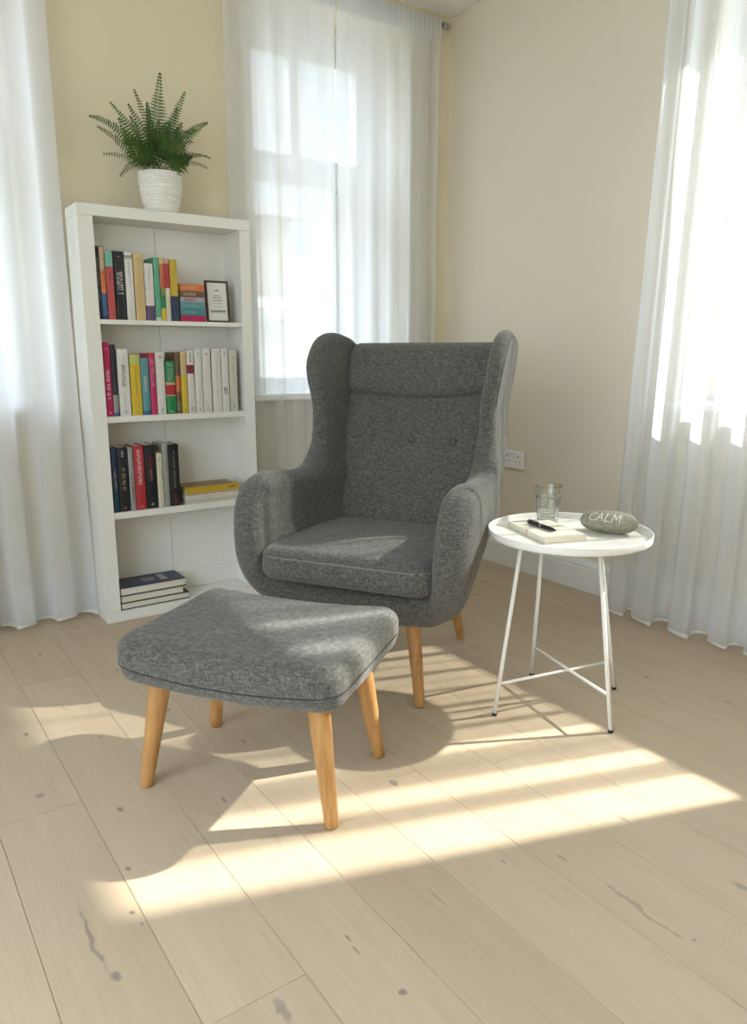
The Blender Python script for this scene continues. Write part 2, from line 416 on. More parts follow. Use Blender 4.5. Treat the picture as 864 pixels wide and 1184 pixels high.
m = MB(); m.box((-3, .12, 0), (3.5, .14, 1.8)); m.build('panel', pbr('pale_board', (.60, .61, .60), .7, var=.05), fence)

# ------------------------------------------------------------------ curtains
def curtain(o_name, label, path, z0, z1, folds, amp, seed, header=True, top_pull=None, group='sheer curtains at the windows', n_z=26, lean=None, mat=None, g0=0, gather=.75, sharp=.35):
    """path: ((x,y) start, (x,y) end) at mid height; folds: number of pleats; the root sits at the hem start"""
    rnd = random.Random(seed)
    a = Vector((*path[0], 0)); b = Vector((*path[1], 0)); t = (b-a); Lw = t.length; t.normalize(); n = Vector((t.y, -t.x, 0))  # n to the room
    # random widths of pleats
    ws = [rnd.uniform(.6, 1.5) for _ in range(folds)]; S = sum(ws); ed = [0]
    for w_ in ws: ed.append(ed[-1]+w_/S)
    am = [rnd.uniform(.45, 1.0) for _ in range(folds+1)]
    nu = folds*14; NZ = n_z
    def pos(u, h):
        k = 0
        while k < folds-1 and u > ed[k+1]: k += 1
        f = (u-ed[k])/(ed[k+1]-ed[k]); ph = 2*PI*(k+f)
        A = amp*((1-f)*am[k]+f*am[k+1]); hh = max(0, min(1, h))
        prof = .55+.45*(1-hh)**.8
        zf = math.sin(h*5+seed+k)*.12
        s = math.sin(ph+zf)
        d = A*prof*(s+.25*math.sin(2*ph+1.3*seed+h*2))
        du = -sharp*A*prof*math.sin(2*ph+zf)*1.0
        uu = u
        if g0: uu = u+(1-u)*g0*hh
        if lean: uu = u*(1+(lean(h)))  # h: 0 hem, 1 top
        if hh > .94: w_ = min(1, (hh-.94)/.03); d = d*(1-w_)+w_*(.0115+.002*s)
        p = a + t*(uu*Lw+du) + n*d
        z = z0+(z1-z0)*h
        if h <= 0: z += .006*math.sin(ph*1.0+seed)+.004*math.sin(ph*.37)
        return Vector((p.x, p.y, z))
    hs = [0, .0035, .02]+[.02+.92*k/NZ for k in range(1, NZ+1)]+[.955, .965, .975, .985, 1.0]
    V = [pos(k/nu, h) for h in hs for k in range(nu+1)]; F = []
    r = nu+1
    for j in range(len(hs)-1):
        for k in range(nu): F.append([j*r+k, j*r+k+1, (j+1)*r+k+1, (j+1)*r+k])
    base = a.copy(); base.z = z0
    m = MB(); m.add([v-base for v in V], F, 0, True)
    root = m.build(o_name, mat or M_sheer, None, base)
    tag(root, label, 'curtain', group)
    # stitched hem
    m = MB(); hv = []
    for h in (0.0, .0035):
        for k in range(nu+1): hv.append(pos(k/nu, h)-base+n*.0012)
    m.add(hv, [[k, k+1, r+k+1, r+k] for k in range(nu)], 0, True); m.build('hem', M_hem, root)
    if header:
        m = MB(); hv = []
        for h in (.974, .984, .994, 1.010):
            for k in range(nu+1): hv.append(pos(k/nu, h)-base+n*(.003+.002*math.sin(k*1.9)))
        m.add(hv, [[j*r+k, j*r+k+1, (j+1)*r+k+1, (j+1)*r+k] for j in range(3) for k in range(nu)], 0, True); m.build('header_tape', mat or M_sheer, root)
    return root
CY = 3.105
curtain('sheer_curtain', 'left sheer panel of the window behind the armchair, its edge behind the bookshelf', ((1.425, CY), (1.955, CY)), .015, 2.60, 5, .015, 3)
curtain('sheer_curtain', 'right sheer panel of the window behind the armchair, hanging beside the room corner', ((1.962, CY), (2.555, CY)), .015, 2.60, 5, .020, 5, lean=lambda h: .0)
curtain('sheer_curtain', 'sheer white curtain at the left edge, hanging beside the bookshelf', ((-.62, 3.035), (.728, 3.035)), .02, 2.60, 10, .040, 11, lean=lambda h: .010*(1-h)-.006*math.sin(PI*h))
cB = curtain('sheer_curtain', 'sheer white curtain on the right, hanging to the floor behind the side table', ((2.50, 1.842), (2.50, .998)), .02, 2.60, 6, .058, 21, sharp=.6, g0=.10, mat=M_sheerB)
for (ya, yb_, nf) in ((.952, .818, 1), (.745, .668, 1), (.535, .34, 2)):   # unseen drops added to this curtain nearer the camera; slits shape the sun streaks
    c2 = curtain('drop', '', ((2.50, ya), (2.50, yb_)), .02, 2.60, nf, .03, int(31+nf+ya*7), header=False, group=None, mat=M_sheerB)
    for key in ('label', 'category'): del c2[key]
    c2.parent = cB; c2.location = Vector(c2.location)-Vector(cB.location)
    for ch in list(c2.children): bpy.data.objects.remove(ch)
# rods
def rod(p0, p1, label):
    a = Vector(p0); b = Vector(p1); t = (b-a).normalized(); root = empty('curtain_rod', a); tag(root, label, 'curtain rod', 'curtain rods')
    m = MB(); m.tube([(0, 0, 0), b-a], .009, 12); m.build('rod', M_steel, root)
    for e, s in ((Vector((0, 0, 0)), -1), (b-a, 1)):
        m = MB(); m.tube([e+t*s*d for d in (0, .008, .012, .022, .03, .036)], [.011, .016, .0165, .012, .018, .014], 14); m.build('finial', M_steel, root)
    return root
rod((1.38, CY, 2.607), (2.575, CY, 2.607), 'slim metal curtain rod above the window behind the armchair')
rod((-.75, 3.035, 2.607), (.74, 3.035, 2.607), 'slim metal curtain rod above the left sheer curtain')
rod((2.50, .40, 2.607), (2.50, 1.90, 2.607), 'slim metal curtain rod above the right sheer curtain')

# ------------------------------------------------------------------ bookshelf
SX0, SX1, SY0, SY1, SZ = .747, 1.420, 2.916, 3.078, 1.580
shelf = empty('bookshelf', (SX0, SY0, 0)); tag(shelf, 'white open bookshelf with four compartments standing between the curtains', 'bookshelf')
def sbox(nm, a, b, bev=.0012, mat=M_shelf):
    m = MB(); m.box([a[0]-SX0, a[1]-SY0, a[2]], [b[0]-SX0, b[1]-SY0, b[2]], bev); return m.build(nm, mat, shelf)
sbox('side_panel', (SX0, SY0, .045), (SX0+.055, SY1, SZ-.041)); sbox('side_panel', (SX1-.045, SY0, .045), (SX1, SY1, SZ-.041))
sbox('top_panel', (SX0, SY0-.001, SZ-.040), (SX1+.001, SY1, SZ))
sbox('plinth', (SX0, SY0-.001, .001), (SX1, SY1, .044))
XI0, XI1 = SX0+.0555, SX1-.0455
for z, t in ((1.178, .017), (.818, .023), (.444, .026)): sbox('shelf_board', (XI0, SY0+.003, z-t), (XI1, SY1-.008, z))
sbox('back_panel', (XI0, SY1-.008, .045), (1.078, SY1-.002, SZ-.041), 0); sbox('back_panel', (1.0795, SY1-.008, .045), (XI1, SY1-.002, SZ-.041), 0)
sbox('back_rail', (XI0, SY1-.016, .045), (XI1, SY1-.009, .125))

# ------------------------------------------------------------------ books
cm = {}
def cmat(c, rough=.45):
    k = tuple(round(x, 3) for x in c)
    if k not in cm: cm[k] = pbr('book_cover_%d' % len(cm), k, rough, var=.12, scale=35)
    return cm[k]
K = dict(black=(.014, .015, .018), navy=(.02, .035, .09), white=(.66, .64, .60), ivory=(.56, .54, .45), red=(.40, .03, .04), brick=(.45, .075, .075), magenta=(.42, .012, .085), pink=(.50, .03, .12),
         mint=(.17, .44, .33), green=(.02, .22, .07), teal=(.05, .22, .25), bluegreen=(.10, .27, .30), yellow=(.62, .45, .04), gold=(.52, .36, .03), sand=(.56, .42, .20), orange=(.58, .16, .05), purple=(.10, .065, .16),
         grey=(.30, .31, .29), darkteal=(.01, .045, .065), blue=(.03, .10, .24), tan=(.50, .34, .20), cream=(.60, .57, .43), maroon=(.16, .015, .05), bgreen=(.10, .36, .22), brown=(.15, .08, .04), lime=(.45, .50, .16), lilac=(.40, .36, .42), olive=(.16, .17, .08))
def marks(w, h, n, rnd, th=.0006, vertical=True):
    """a run of small illegible title strokes on a spine, centred on 0"""
    m = MB(); z = -h/2; st = h/n
    for i in range(n):
        if rnd.random() < .12: z += st; continue
        q = rnd.choice((0, 1, 2))
        if q == 0:
            m.box((-w/2, -th, z), (w/2, 0, z+st*.25)); m.box((-w/2, -th, z+st*.25), (-w/4, 0, z+st*.7))
        elif q == 1:
            m.box((-w/2, -th, z+st*.1), (w/2, 0, z+st*.3)); m.box((w*.1, -th, z+st*.5), (w/2, 0, z+st*.7)); m.box((w*.3, -th, z+st*.3), (w/2, 0, z+st*.5))
        else:
            m.box((-w/2, -th, z+st*.1), (w/2, 0, z+st*.32)); m.box((-w/2, -th, z+st*.5), (w/2, 0, z+st*.68))
        z += st
    return m
def book(x0, x1, yf, z, h, D, c, label, group, bands=(), title=None, rnd=random.Random(5)):
    """upright book, spine towards the room. bands: (f0,f1,colour); title: (f0,f1,colour,width)"""
    w = x1-x0; root = empty('book', ((x0+x1)/2, yf, z)); tag(root, label, 'book', group)
    t = min(.0022, w*.12); m = MB()
    m.box((-w/2, .002, 0), (-w/2+t, D, h)); m.box((w/2-t, .002, 0), (w/2, D, h))
    sp = []  # slightly rounded spine
    k = 6
    V = [(-w/2+w*i/k, .0025-.0025*math.sin(PI*i/k)**.6, zz) for zz in (0, h) for i in range(k+1)]+[(-w/2+w*i/k, .0045, zz) for zz in (0, h) for i in range(k+1)]
    F = [[i, i+1, i+k+2, i+k+1] for i in range(k)]+[[2*(k+1)+i, 2*(k+1)+i+1, 3*(k+1)+i+1, 3*(k+1)+i] for i in range(k)]
    F += [[k+1+i, k+2+i, 3*(k+1)+i+1, 3*(k+1)+i] for i in range(k)]+[[i, i+1, 2*(k+1)+i+1, 2*(k+1)+i] for i in range(k)]
    m.add(V, F); m.build('cover', cmat(c), root)
    m = MB(); m.box((-w/2+t, .0046, .003), (w/2-t, D-.003, h-.003)); m.build('page_block', M_paper, root)
    for (f0, f1, cc) in bands:
        m = MB(); m.add([(-w/2-.0002+(w+.0004)*i/k, .0018-.0025*math.sin(PI*i/k)**.6, h*f) for f in (f0, f1) for i in range(k+1)], [[i, i+1, i+k+2, i+k+1] for i in range(k)])
        m.box((-w/2-.0003, .0018, h*f0), (-w/2, .03, h*f1)); m.box((w/2, .0018, h*f0), (w/2+.0003, .03, h*f1))
        m.build('spine_band', cmat(cc), root)
    for tt in (title if isinstance(title, list) else [title] if title else []):
        f0, f1, cc, fw = tt; L = h*(f1-f0)
        m = marks(w*fw, L, max(2, int(L/.0065)), rnd); m.build('title_lettering', cmat(cc), root, (0, -.0004, h*(f0+f1)/2))
    return root
def xat(px, py, y):   # x on the plane y for a pixel column (photo measurement turned into metres)
    d = Fv+rt*(px-432)/FPX-Uv*(py-592)/FPX; return d[0]*y/d[1]
def zat(px, py, y):
    d = Fv+rt*(px-432)/FPX-Uv*(py-592)/FPX; return CH+d[2]*y/d[1]
YB = 2.928
k = K
def row(items, yb, z, group, D=.118):
    for (a, b, top, c, lab, bands, title) in items:
        xa, xb = xat(a, yb, YB)+.0005, xat(b, yb, YB)-.0005
        h = zat(a+(b-a)/2-(yb-top)*.06, top, YB)-z
        book(xa, xb, YB, z+.0005, h, D-random.uniform(0, .012), c, lab, group, bands, title)
G1 = 'upright books on the top shelf'; G2 = 'upright books on the second shelf'; G3 = 'upright books on the third shelf'
row([
 (115.2, 119.3, 284.5, k['black'], 'thin black book at the far left of the top shelf', (), (.25, .85, k['grey'], .4)),
 (119.9, 125.6, 284.8, k['navy'], 'tall slim book with tan, orange and blue spine bands on the top shelf', ((.66, .99, k['tan']), (.36, .66, k['orange']), (.05, .36, k['blue'])), (.62, .70, k['maroon'], .5)),
 (126.4, 135, 291.6, k['brick'], 'brick red book with mint green spine top on the top shelf', ((.79, 1.0, k['mint']),), (.60, .72, k['maroon'], .3)),
 (135.8, 147.6, 290.6, k['black'], 'thick black book with white title lettering on the top shelf', (), [(.38, .74, k['white'], .55), (.92, .95, k['white'], .25)]),
 (148.2, 157.5, 292, k['white'], 'white book between the thick black and sand-coloured books, top shelf', ((.91, .96, k['grey']),), [(.50, .86, k['grey'], .18), (.05, .07, k['black'], .2)]),
 (158.3, 169.6, 293, k['sand'], 'sand-coloured thick book on the top shelf', (), [(.90, .95, k['brown'], .2), (.35, .62, k['tan'], .2)]),
 (170.2, 180.2, 304.7, k['white'], 'short white book with purple spine foot on the top shelf', ((0.0, .26, k['purple']),), (.55, .92, k['maroon'], .1)),
 (181, 187.4, 297.8, k['bgreen'], 'jade green book on the top shelf', ((.0, .05, k['white']),), (.10, .5, k['mint'], .3)),
 (187.8, 193.1, 298, k['orange'], 'slim orange, green and yellow banded book on the top shelf', ((.90, 1.0, k['sand']), (.20, .52, k['green']), (0, .20, k['yellow']), (.40, .52, k['lime'])), (.55, .75, k['red'], .5)),
 (193.5, 198.7, 299, k['red'], 'slim red book with cream lower spine on the top shelf', ((.0, .53, k['cream']), (.92, 1.0, k['tan'])), (.1, .35, k['sand'], .4)),
 (199.3, 207.8, 300.1, k['gold'], 'golden yellow book with navy spine foot on the top shelf', ((0, .41, k['navy']),), (.55, .95, k['sand'], .12)),
], 369.5, 1.178, G1)
row([
 (124, 132.2, 396, k['magenta'], 'magenta book at the far left of the second shelf', (), [(.24, .64, k['white'], .42), (.88, .93, k['lilac'], .4), (.04, .07, k['white'], .35)]),
 (132.8, 138.6, 398.5, k['black'], 'slim dark book between the magenta and thick white books', ((.05, .30, k['grey']), (0, .05, k['blue'])), (.35, .95, k['purple'], .3)),
 (139.6, 152.7, 403.7, k['white'], 'thick white book with brown title on the left of the second shelf', (), [(.44, .78, k['brown'], .30), (.83, .86, k['black'], .12), (.15, .36, k['grey'], .05), (.05, .08, k['brown'], .25)]),
 (153.8, 165.7, 410, k['yellow'], 'yellow book with lime spine top on the second shelf', ((.85, .99, k['lime']),), [(.35, .80, k['brown'], .12), (.05, .08, k['black'], .2)]),
 (166.2, 175.4, 414, k['bluegreen'], 'pale teal book on the second shelf', ((0, .07, k['blue']),), (.42, .70, k['white'], .3)),
 (176.1, 182.9, 408.4, k['pink'], 'pink book with pale title on the second shelf', ((.94, 1.0, k['red']),), (.46, .9, k['lilac'], .5)),
 (183.4, 193.2, 407.7, k['white'], 'white book with small red label on the second shelf', ((.91, .96, k['white']),), [(.90, .96, k['red'], .4), (.05, .10, k['black'], .2)]),
 (194.2, 205, 417.5, k['green'], 'short green book with red diagonal band on the second shelf', ((.36, .55, k['red']), (.55, .60, k['sand']), (.34, .36, k['sand'])), [(.64, .97, k['lilac'], .55), (.03, .06, k['white'], .4)]),
 (205.8, 211.2, 407.4, k['brown'], 'slim brown book with orange middle band on the second shelf', ((.36, .62, k['orange']), (.05, .2, k['olive'])), (.66, .76, k['navy'], .5)),
 (211.8, 218.6, 407, k['yellow'], 'slim bright yellow book on the second shelf', ((.60, 1.0, k['sand']),), (.05, .08, k['black'], .4)),
 (219.2, 227, 406.2, k['white'], 'white book with maroon spine patches on the second shelf', ((.64, .78, k['maroon']),), [(.82, .99, k['maroon'], .3), (.04, .10, k['maroon'], .4)]),
 (227.8, 236.2, 403.3, k['white'], 'white paperback just right of the maroon patched one', (), [(.88, .96, k['grey'], .3), (.25, .60, k['lilac'], .1), (.04, .08, k['black'], .2)]),
 (236.8, 246.2, 403, k['white'], 'white paperback with small orange mark at the spine foot', (), [(.90, .94, k['maroon'], .3), (.04, .08, k['orange'], .3)]),
 (247.6, 257.8, 403.3, k['white'], 'white paperback with pink square at the spine top', (), [(.89, .97, k['lilac'], .5), (.25, .80, k['grey'], .08)]),
 (258.4, 266.6, 403, k['white'], 'white paperback with purple patch low on the spine', (), [(.90, .95, k['purple'], .3), (.27, .40, k['purple'], .5)]),
 (267.6, 276.2, 404.8, k['ivory'], 'ivory book at the right end of the second shelf', (), [(.86, .93, k['brown'], .3), (.50, .82, k['grey'], .15), (.05, .09, k['black'], .2)]),
], 480, .818, G2)
row([
 (133, 139.3, 517.6, k['darkteal'], 'dark blue book at the left end of the third shelf', ((0.5, 1.0, k['navy']),), [(.36, .66, k['tan'], .3)]),
 (139.9, 151.8, 517.6, k['black'], 'thick black book with pink lettering on the third shelf', (), [(.34, .72, k['tan'], .3), (.86, .95, k['white'], .2), (.04, .07, k['orange'], .3)]),
 (152.3, 158.2, 517.6, k['grey'], 'grey book between the black and crimson books', (), [(.15, .6, k['maroon'], .4)]),
 (158.8, 170.4, 515.7, k['red'], 'crimson book with white title on the third shelf', (), [(.40, .95, k['white'], .35), (.04, .07, k['white'], .2)]),
 (171, 183.9, 514.8, k['black'], 'black book with red spine patch on the third shelf', (), [(.50, .86, k['red'], .22), (.44, .62, k['grey'], .2), (.05, .09, k['white'], .2)]),
 (184.4, 191.2, 524, k['cream'], 'short cream book on the third shelf', (), [(.86, .93, k['brown'], .3), (.03, .05, k['black'], .25)]),
 (191.6, 197.8, 513, k['grey'], 'pale grey-green book right of the short cream one', (), [(.62, .70, k['orange'], .4)]),
 (198.2, 210.2, 514, k['black'], 'black book at the right end of the third shelf row', (), [(.3, .9, k['grey'], .14), (.03, .2, k['brick'], .2)]),
], 591, .444, G3)

def flat_book(x0, x1, yf, z, t, D, c, label, group, pages_front=False, title=None, rot=0, cover=None, blk=None):
    """book lying flat; spine (or page edge) towards the room"""
    w = x1-x0; root = empty('book', ((x0+x1)/2, yf+D/2, z), rot); tag(root, label, 'book', group); ct = min(.0025, t*.15)
    m = MB(); m.box((-w/2, -D/2, 0), (w/2, D/2, ct)); m.box((-w/2, -D/2, t-ct), (w/2, D/2, t))
    if pages_front: m.box((-w/2, D/2-.003, ct), (w/2, D/2, t-ct))
    else: m.box((-w/2, -D/2, ct), (w/2, -D/2+.003, t-ct))
    m.build('cover', cmat(c), root)
    m = MB(); a = .003 if pages_front else .0035
    m.box((-w/2+.003, -D/2+a, ct), (w/2-.003, D/2-.004, t-ct)); m.build('page_block', blk or M_paper, root)
    if title and not pages_front:
        f0, f1, cc, fh = title; m = MB(); rnd = random.Random(int(x0*1e4+z*1e5)); x = -w/2+w*f0
        while x < -w/2+w*f1:
            s = rnd.uniform(.003, .006); m.box((x, -D/2-.0005, t*(.5-fh/2)), (x+s*.35, -D/2, t*(.5+fh/2)))
            if rnd.random() < .6: m.box((x, -D/2-.0005, t*.45), (x+s*.7, -D/2, t*.55))
            x += s
        m.build('title_lettering', cmat(cc), root)
    if cover: cover(root, w, D, t)
    return root
# top-shelf stack of small books
z = 1.1785; sx0, sx1 = xat(210, 369.5, YB), xat(238.5, 369.5, YB)-.001
for (t, c, c2, lab, dx) in [
  (.0245, 'magenta', 'maroon', 'magenta paperback at the bottom of the small top shelf stack', 0),
  (.0245, 'teal', 'blue', 'lighter teal paperback second from bottom of the small top shelf stack', 0),
  (.0265, 'bluegreen', 'teal', 'teal paperback third from bottom of the small top shelf stack', -.001),
  (.0185, 'lilac', 'red', 'lilac and red paperback in the middle of the small top shelf stack', .003),
  (.0235, 'brown', 'sand', 'brown paperback second from top of the small top shelf stack', .003),
  (.0265, 'orange', 'brown', 'orange paperback on top of the small top shelf stack', .001)]:
    flat_book(sx0+max(dx, 0), sx1, YB+.004+dx, z, t-.0006, .108, K[c], lab, 'small books stacked on the top shelf', title=(.12, .62, K['sand' if c in ('orange', 'brown') else 'mint' if 'teal' in lab else 'pink' if c == 'magenta' else 'red'], .5))
    z += t
# picture frame
fx0, fx1 = xat(240.5, 369.5, 2.945), xat(266.5, 369.5, 2.945)
fr = empty('picture_frame', ((fx0+fx1)/2, 2.945, 1.1785)); fr.rotation_euler = (R(-6), 0, R(-3)); tag(fr, 'small dark wooden picture frame standing on the top shelf', 'picture frame')
w, h = fx1-fx0, .166; M_fr = wood('dark_frame_wood', (.035, .012, .008), (.07, .025, .015))
m = MB(); b = .008
m.box((-w/2, 0, 0), (-w/2+b, .012, h), .001); m.box((w/2-b, 0, 0), (w/2, .012, h), .001); m.box((-w/2+b, 0, 0), (w/2-b, .012, b), .001); m.box((-w/2+b, 0, h-b), (w/2-b, .012, h), .001); m.build('frame_moulding', M_fr, fr)
m = MB(); m.box((-w/2+b, .004, b), (w/2-b, .008, h-b)); cd = m.build('card', pbr('white_card', (.70, .68, .65), .6, var=.02), fr)
rnd = random.Random(4); m = MB()
for (zz, ww, hh) in ((.125, .014, .007), (.105, .034, .004), (.096, .036, .004), (.086, .040, .004), (.076, .034, .002), (.062, .034, .002), (.048, .062, .002), (.042, .062, .007), (.037, .060, .002)):
    x = -ww/2
    while x < ww/2:
        s = rnd.uniform(.002, .004); m.box((x, .0035, zz), (x+s*.75, .004, zz+hh*rnd.uniform(.6, 1))); x += s
m.build('printed_lines', pbr('grey_print', (.12, .11, .11), .7, var=.1), cd)
m = MB(); m.box((-.012, .012, .006), (.012, .045, .010)); m.box((-.012, .012, .010), (.012, .016, .11)); m.build('stand', M_fr, fr)
# third-shelf magazines
def art(c, seed):
    def f(root, w, D, t):
        m = MB(); m.box((-w/2+.012, -D/2+.01, t), (w/2-.018, D/2-.02, t+.0004)); m.build('cover_picture', pbr('cover_art_%d' % seed, c, .4, var=.6, scale=60), root)
    return f
z = .4445
for (t, c, dx, lab, cv, pf) in [
  (.018, 'ivory', .004, 'pale green-grey magazine at the bottom of the third shelf pile', None, 0),
  (.017, 'white', .001, 'white magazine above the lowest one in the third shelf pile', None, 0),
  (.010, 'tan', .003, 'thin peach magazine under the yellow book, third shelf', None, 0),
  (.024, 'gold', .004, 'yellow book on top of the third shelf pile', art((.22, .13, .07), 1), 0)]:
    flat_book(1.096+dx, 1.330+dx*1.5, 2.922+dx*.6, z, t-.0005, .136, K[c], lab, 'books lying flat on the third shelf', cover=cv, title=(.80, .92, K['brown'], .4) if c == 'gold' else (.3, .8, K['sand'], .3), blk=None)
    z += t
z = .0455
def covA(root, w, D, t):
    rnd = random.Random(9); m = MB()
    for r_ in range(3):
        x = .0 + r_*.003
        while x < .055:
            s = rnd.uniform(.006, .011); m.box((x-.03, .012-r_*.018, t), (x-.03+s*.7, .024-r_*.018, t+.0004)); x += s
    m.box((.045, -.035, t), (.072, .045, t+.0005)); m.build('title_lettering', pbr('silver_print', (.33, .33, .30), .5, var=.5, scale=150), root)
for (t, c, dx, lab, cv, w_) in [
  (.027, 'black', .0, 'black hardback at the bottom of the lowest compartment pile', None, .285),
  (.030, 'olive', .0, 'olive book in the middle of the lowest compartment pile', art((.12, .13, .08), 2), .262),
  (.033, 'navy', .0, 'dark navy hardback on top of the lowest compartment pile', covA, .272)]:
    flat_book(.806, .806+w_, 2.922, z, t-.0005, .138, K[c], lab, 'large books in the lowest compartment', pages_front=True, cover=cv)
    z += t

# ------------------------------------------------------------------ fern
PX, PY_, PZ = 1.088, 2.995, SZ+.0005
pot = empty('potted_fern', (PX, PY_, PZ)); tag(pot, 'green fern in a ribbed white pot on top of the bookshelf', 'potted plant')
prof = [(0, 0), (.052, 0), (.058, .004)]
for i in range(141):
    f = i/140; r = .060+.022*math.sin(f*PI*.5)**.8+.0013*math.sin(f*2*PI*17); prof.append((r, .006+.139*f))
prof += [(.081, .148), (.077, .148), (.074, .142), (.070, .10), (0, .10)]
m = MB(); m.lathe(prof, 56); m.build('pot', M_pot, pot)
m = MB(); m.lathe([(0, .124), (.03, .127), (.055, .124), (.073, .12)], 30); m.build('soil', M_soil, pot)
def leafmat():
    m, nt, out = newmat('fern_green'); L = nt.links.new
    p = nt.nodes.new('ShaderNodeBsdfPrincipled'); p.inputs['Roughness'].default_value = .5
    t = nt.nodes.new('ShaderNodeBsdfTranslucent'); t.inputs[0].default_value = (.10, .20, .02, 1)
    a = nt.nodes.new('ShaderNodeMixShader'); a.inputs[0].default_value = .22
    n = nt.nodes.new('ShaderNodeTexNoise'); n.inputs['Scale'].default_value = 14; tc = nt.nodes.new('ShaderNodeTexCoord'); L(tc.outputs['Object'], n.inputs[0])
    r = nt.nodes.new('ShaderNodeValToRGB'); L(n.outputs[0], r.inputs[0])
    r.color_ramp.elements[0].position = .35; r.color_ramp.elements[0].color = (.022, .065, .012, 1)
    r.color_ramp.elements[1].position = .7; r.color_ramp.elements[1].color = (.11, .21, .04, 1)
    L(r.outputs[0], p.inputs['Base Color']); L(p.outputs[0], a.inputs[1]); L(t.outputs[0], a.inputs[2]); L(a.outputs[0], out.inputs[0]); return m
M_leaf = leafmat()
def frond(base, tip, arch, width, rnd, start=.28):
    """arching frond from base to tip; arch lifts the middle"""
    b = Vector(base); e = Vector(tip); mid = (b+e)/2+Vector((0, 0, arch)); pts = []
    n = 26
    for i in range(n+1):
        s = i/n; pts.append(b*(1-s)**2+mid*2*s*(1-s)+e*s*s)
    m = MB(); m.tube(pts, [.0016*(1-.7*i/n) for i in range(n+1)], 5)
    Lg = sum((pts[i+1]-pts[i]).length for i in range(n))
    tw = rnd.uniform(-.5, .5)
    npair = max(9, int(Lg/.0165))
    for j in range(npair):
        s = start+(1-start)*(j+.5)/npair; i = min(n-1, int(s*n)); p = pts[i].lerp(pts[i+1], s*n-i)
        t = (pts[i+1]-pts[i]).normalized()
        side = t.cross(Vector((0, -1, .35)).normalized());
        if side.length < .15: side = t.cross(Vector((0, 0, 1)))
        side.normalize(); nr = side.cross(t).normalized()
        side = (side*math.cos(tw)+nr*math.sin(tw)).normalized(); nr = side.cross(t).normalized()
        q = (s-start)/(1-start)
        ln = width*1.45*min(1, .6+q*3)*(1-q)**.95*rnd.uniform(.85, 1.1)+.003
        for sg in (-1, 1):
            d = (side*sg+t*.45+nr*rnd.uniform(-.12, .2)-Vector((0, 0, .12))).normalized()
            w2 = t - d*t.dot(d); w2.normalize()
            k = max(2, int(ln/.0058)); V = []; F = []
            bw = .0028*min(1, width/.025); dr = Vector((0, 0, -ln*.18))
            m.add([p, p+d*ln*.35+w2*bw, p+d*ln*.7+w2*bw*.7+dr*.5, p+d*ln+dr, p+d*ln*.7-w2*bw*.7+dr*.5, p+d*ln*.35-w2*bw], [[0, 1, 2, 3, 4, 5]])
            for a in range(k):
                f = (a+.6)/k; c = p+d*ln*f+dr*f*f; lw = (.0074*(1-f*.7))*min(1, width/.03)
                for s2 in (-1, 1):
                    o = w2*s2*lw+d*lw*.35; z_ = nr*rnd.uniform(-.001, .001)
                    n0 = len(V); V += [c-d*.0017, c+o*.55-d*.0013+z_, c+o+z_, c+o*.5+d*.0022+z_, c+d*.0014]; F.append([n0, n0+1, n0+2, n0+3, n0+4])
            m.add(V, F)
    m.build('frond', M_leaf, pot)
rnd = random.Random(12)
def ft(px, py, y): return (xat(px, py, y)-PX, y-PY_, zat(px, py, y)-PZ)
spec = [((185, 84), 2.96, .0, .036), ((103, 134), 2.93, .10, .024), ((112, 146), 2.90, .05, .022), ((127, 118), 2.97, .05, .022), ((155, 103), 3.02, .03, .022), ((214, 106), 2.98, .02, .026), ((240, 142), 2.93, .07, .024),
        ((244, 183), 2.90, .09, .026), ((241, 195), 2.96, .08, .008), ((119, 178), 2.95, .06, .014), ((139, 204), 2.86, .11, .022), ((148, 120), 2.90, .03, .024), ((224, 165), 2.86, .10, .028), ((228, 150), 3.04, .08, .026),
        ((143, 165), 2.88, .09, .028), ((205, 125), 2.90, .02, .030), ((170, 118), 2.93, .02, .030), ((196, 140), 2.83, .05, .034), ((165, 150), 2.83, .06, .034), ((218, 190), 2.88, .10, .022), ((152, 190), 2.87, .09, .022)]
for (px, py), y, ar, wd in spec:
    a = rnd.uniform(0, 2*PI); frond((.03*math.cos(a), .02*math.sin(a), .125), ft(px, py, y), ar, wd, rnd, .34 if wd > .01 else .6)
for i in range(19):
    a = 2*PI*i/19+rnd.uniform(-.1, .1); rr_ = rnd.uniform(.08, .15); yy = rr_*math.sin(a); yy = max(-.2, min(.09, yy*(1.3 if yy < 0 else .6)))
    frond((.035*math.cos(a), .025*math.sin(a), .122), (rr_*math.cos(a)*1.05, yy, rnd.uniform(.17, .36)), rnd.uniform(.0, .06), rnd.uniform(.026, .036), rnd, .30)

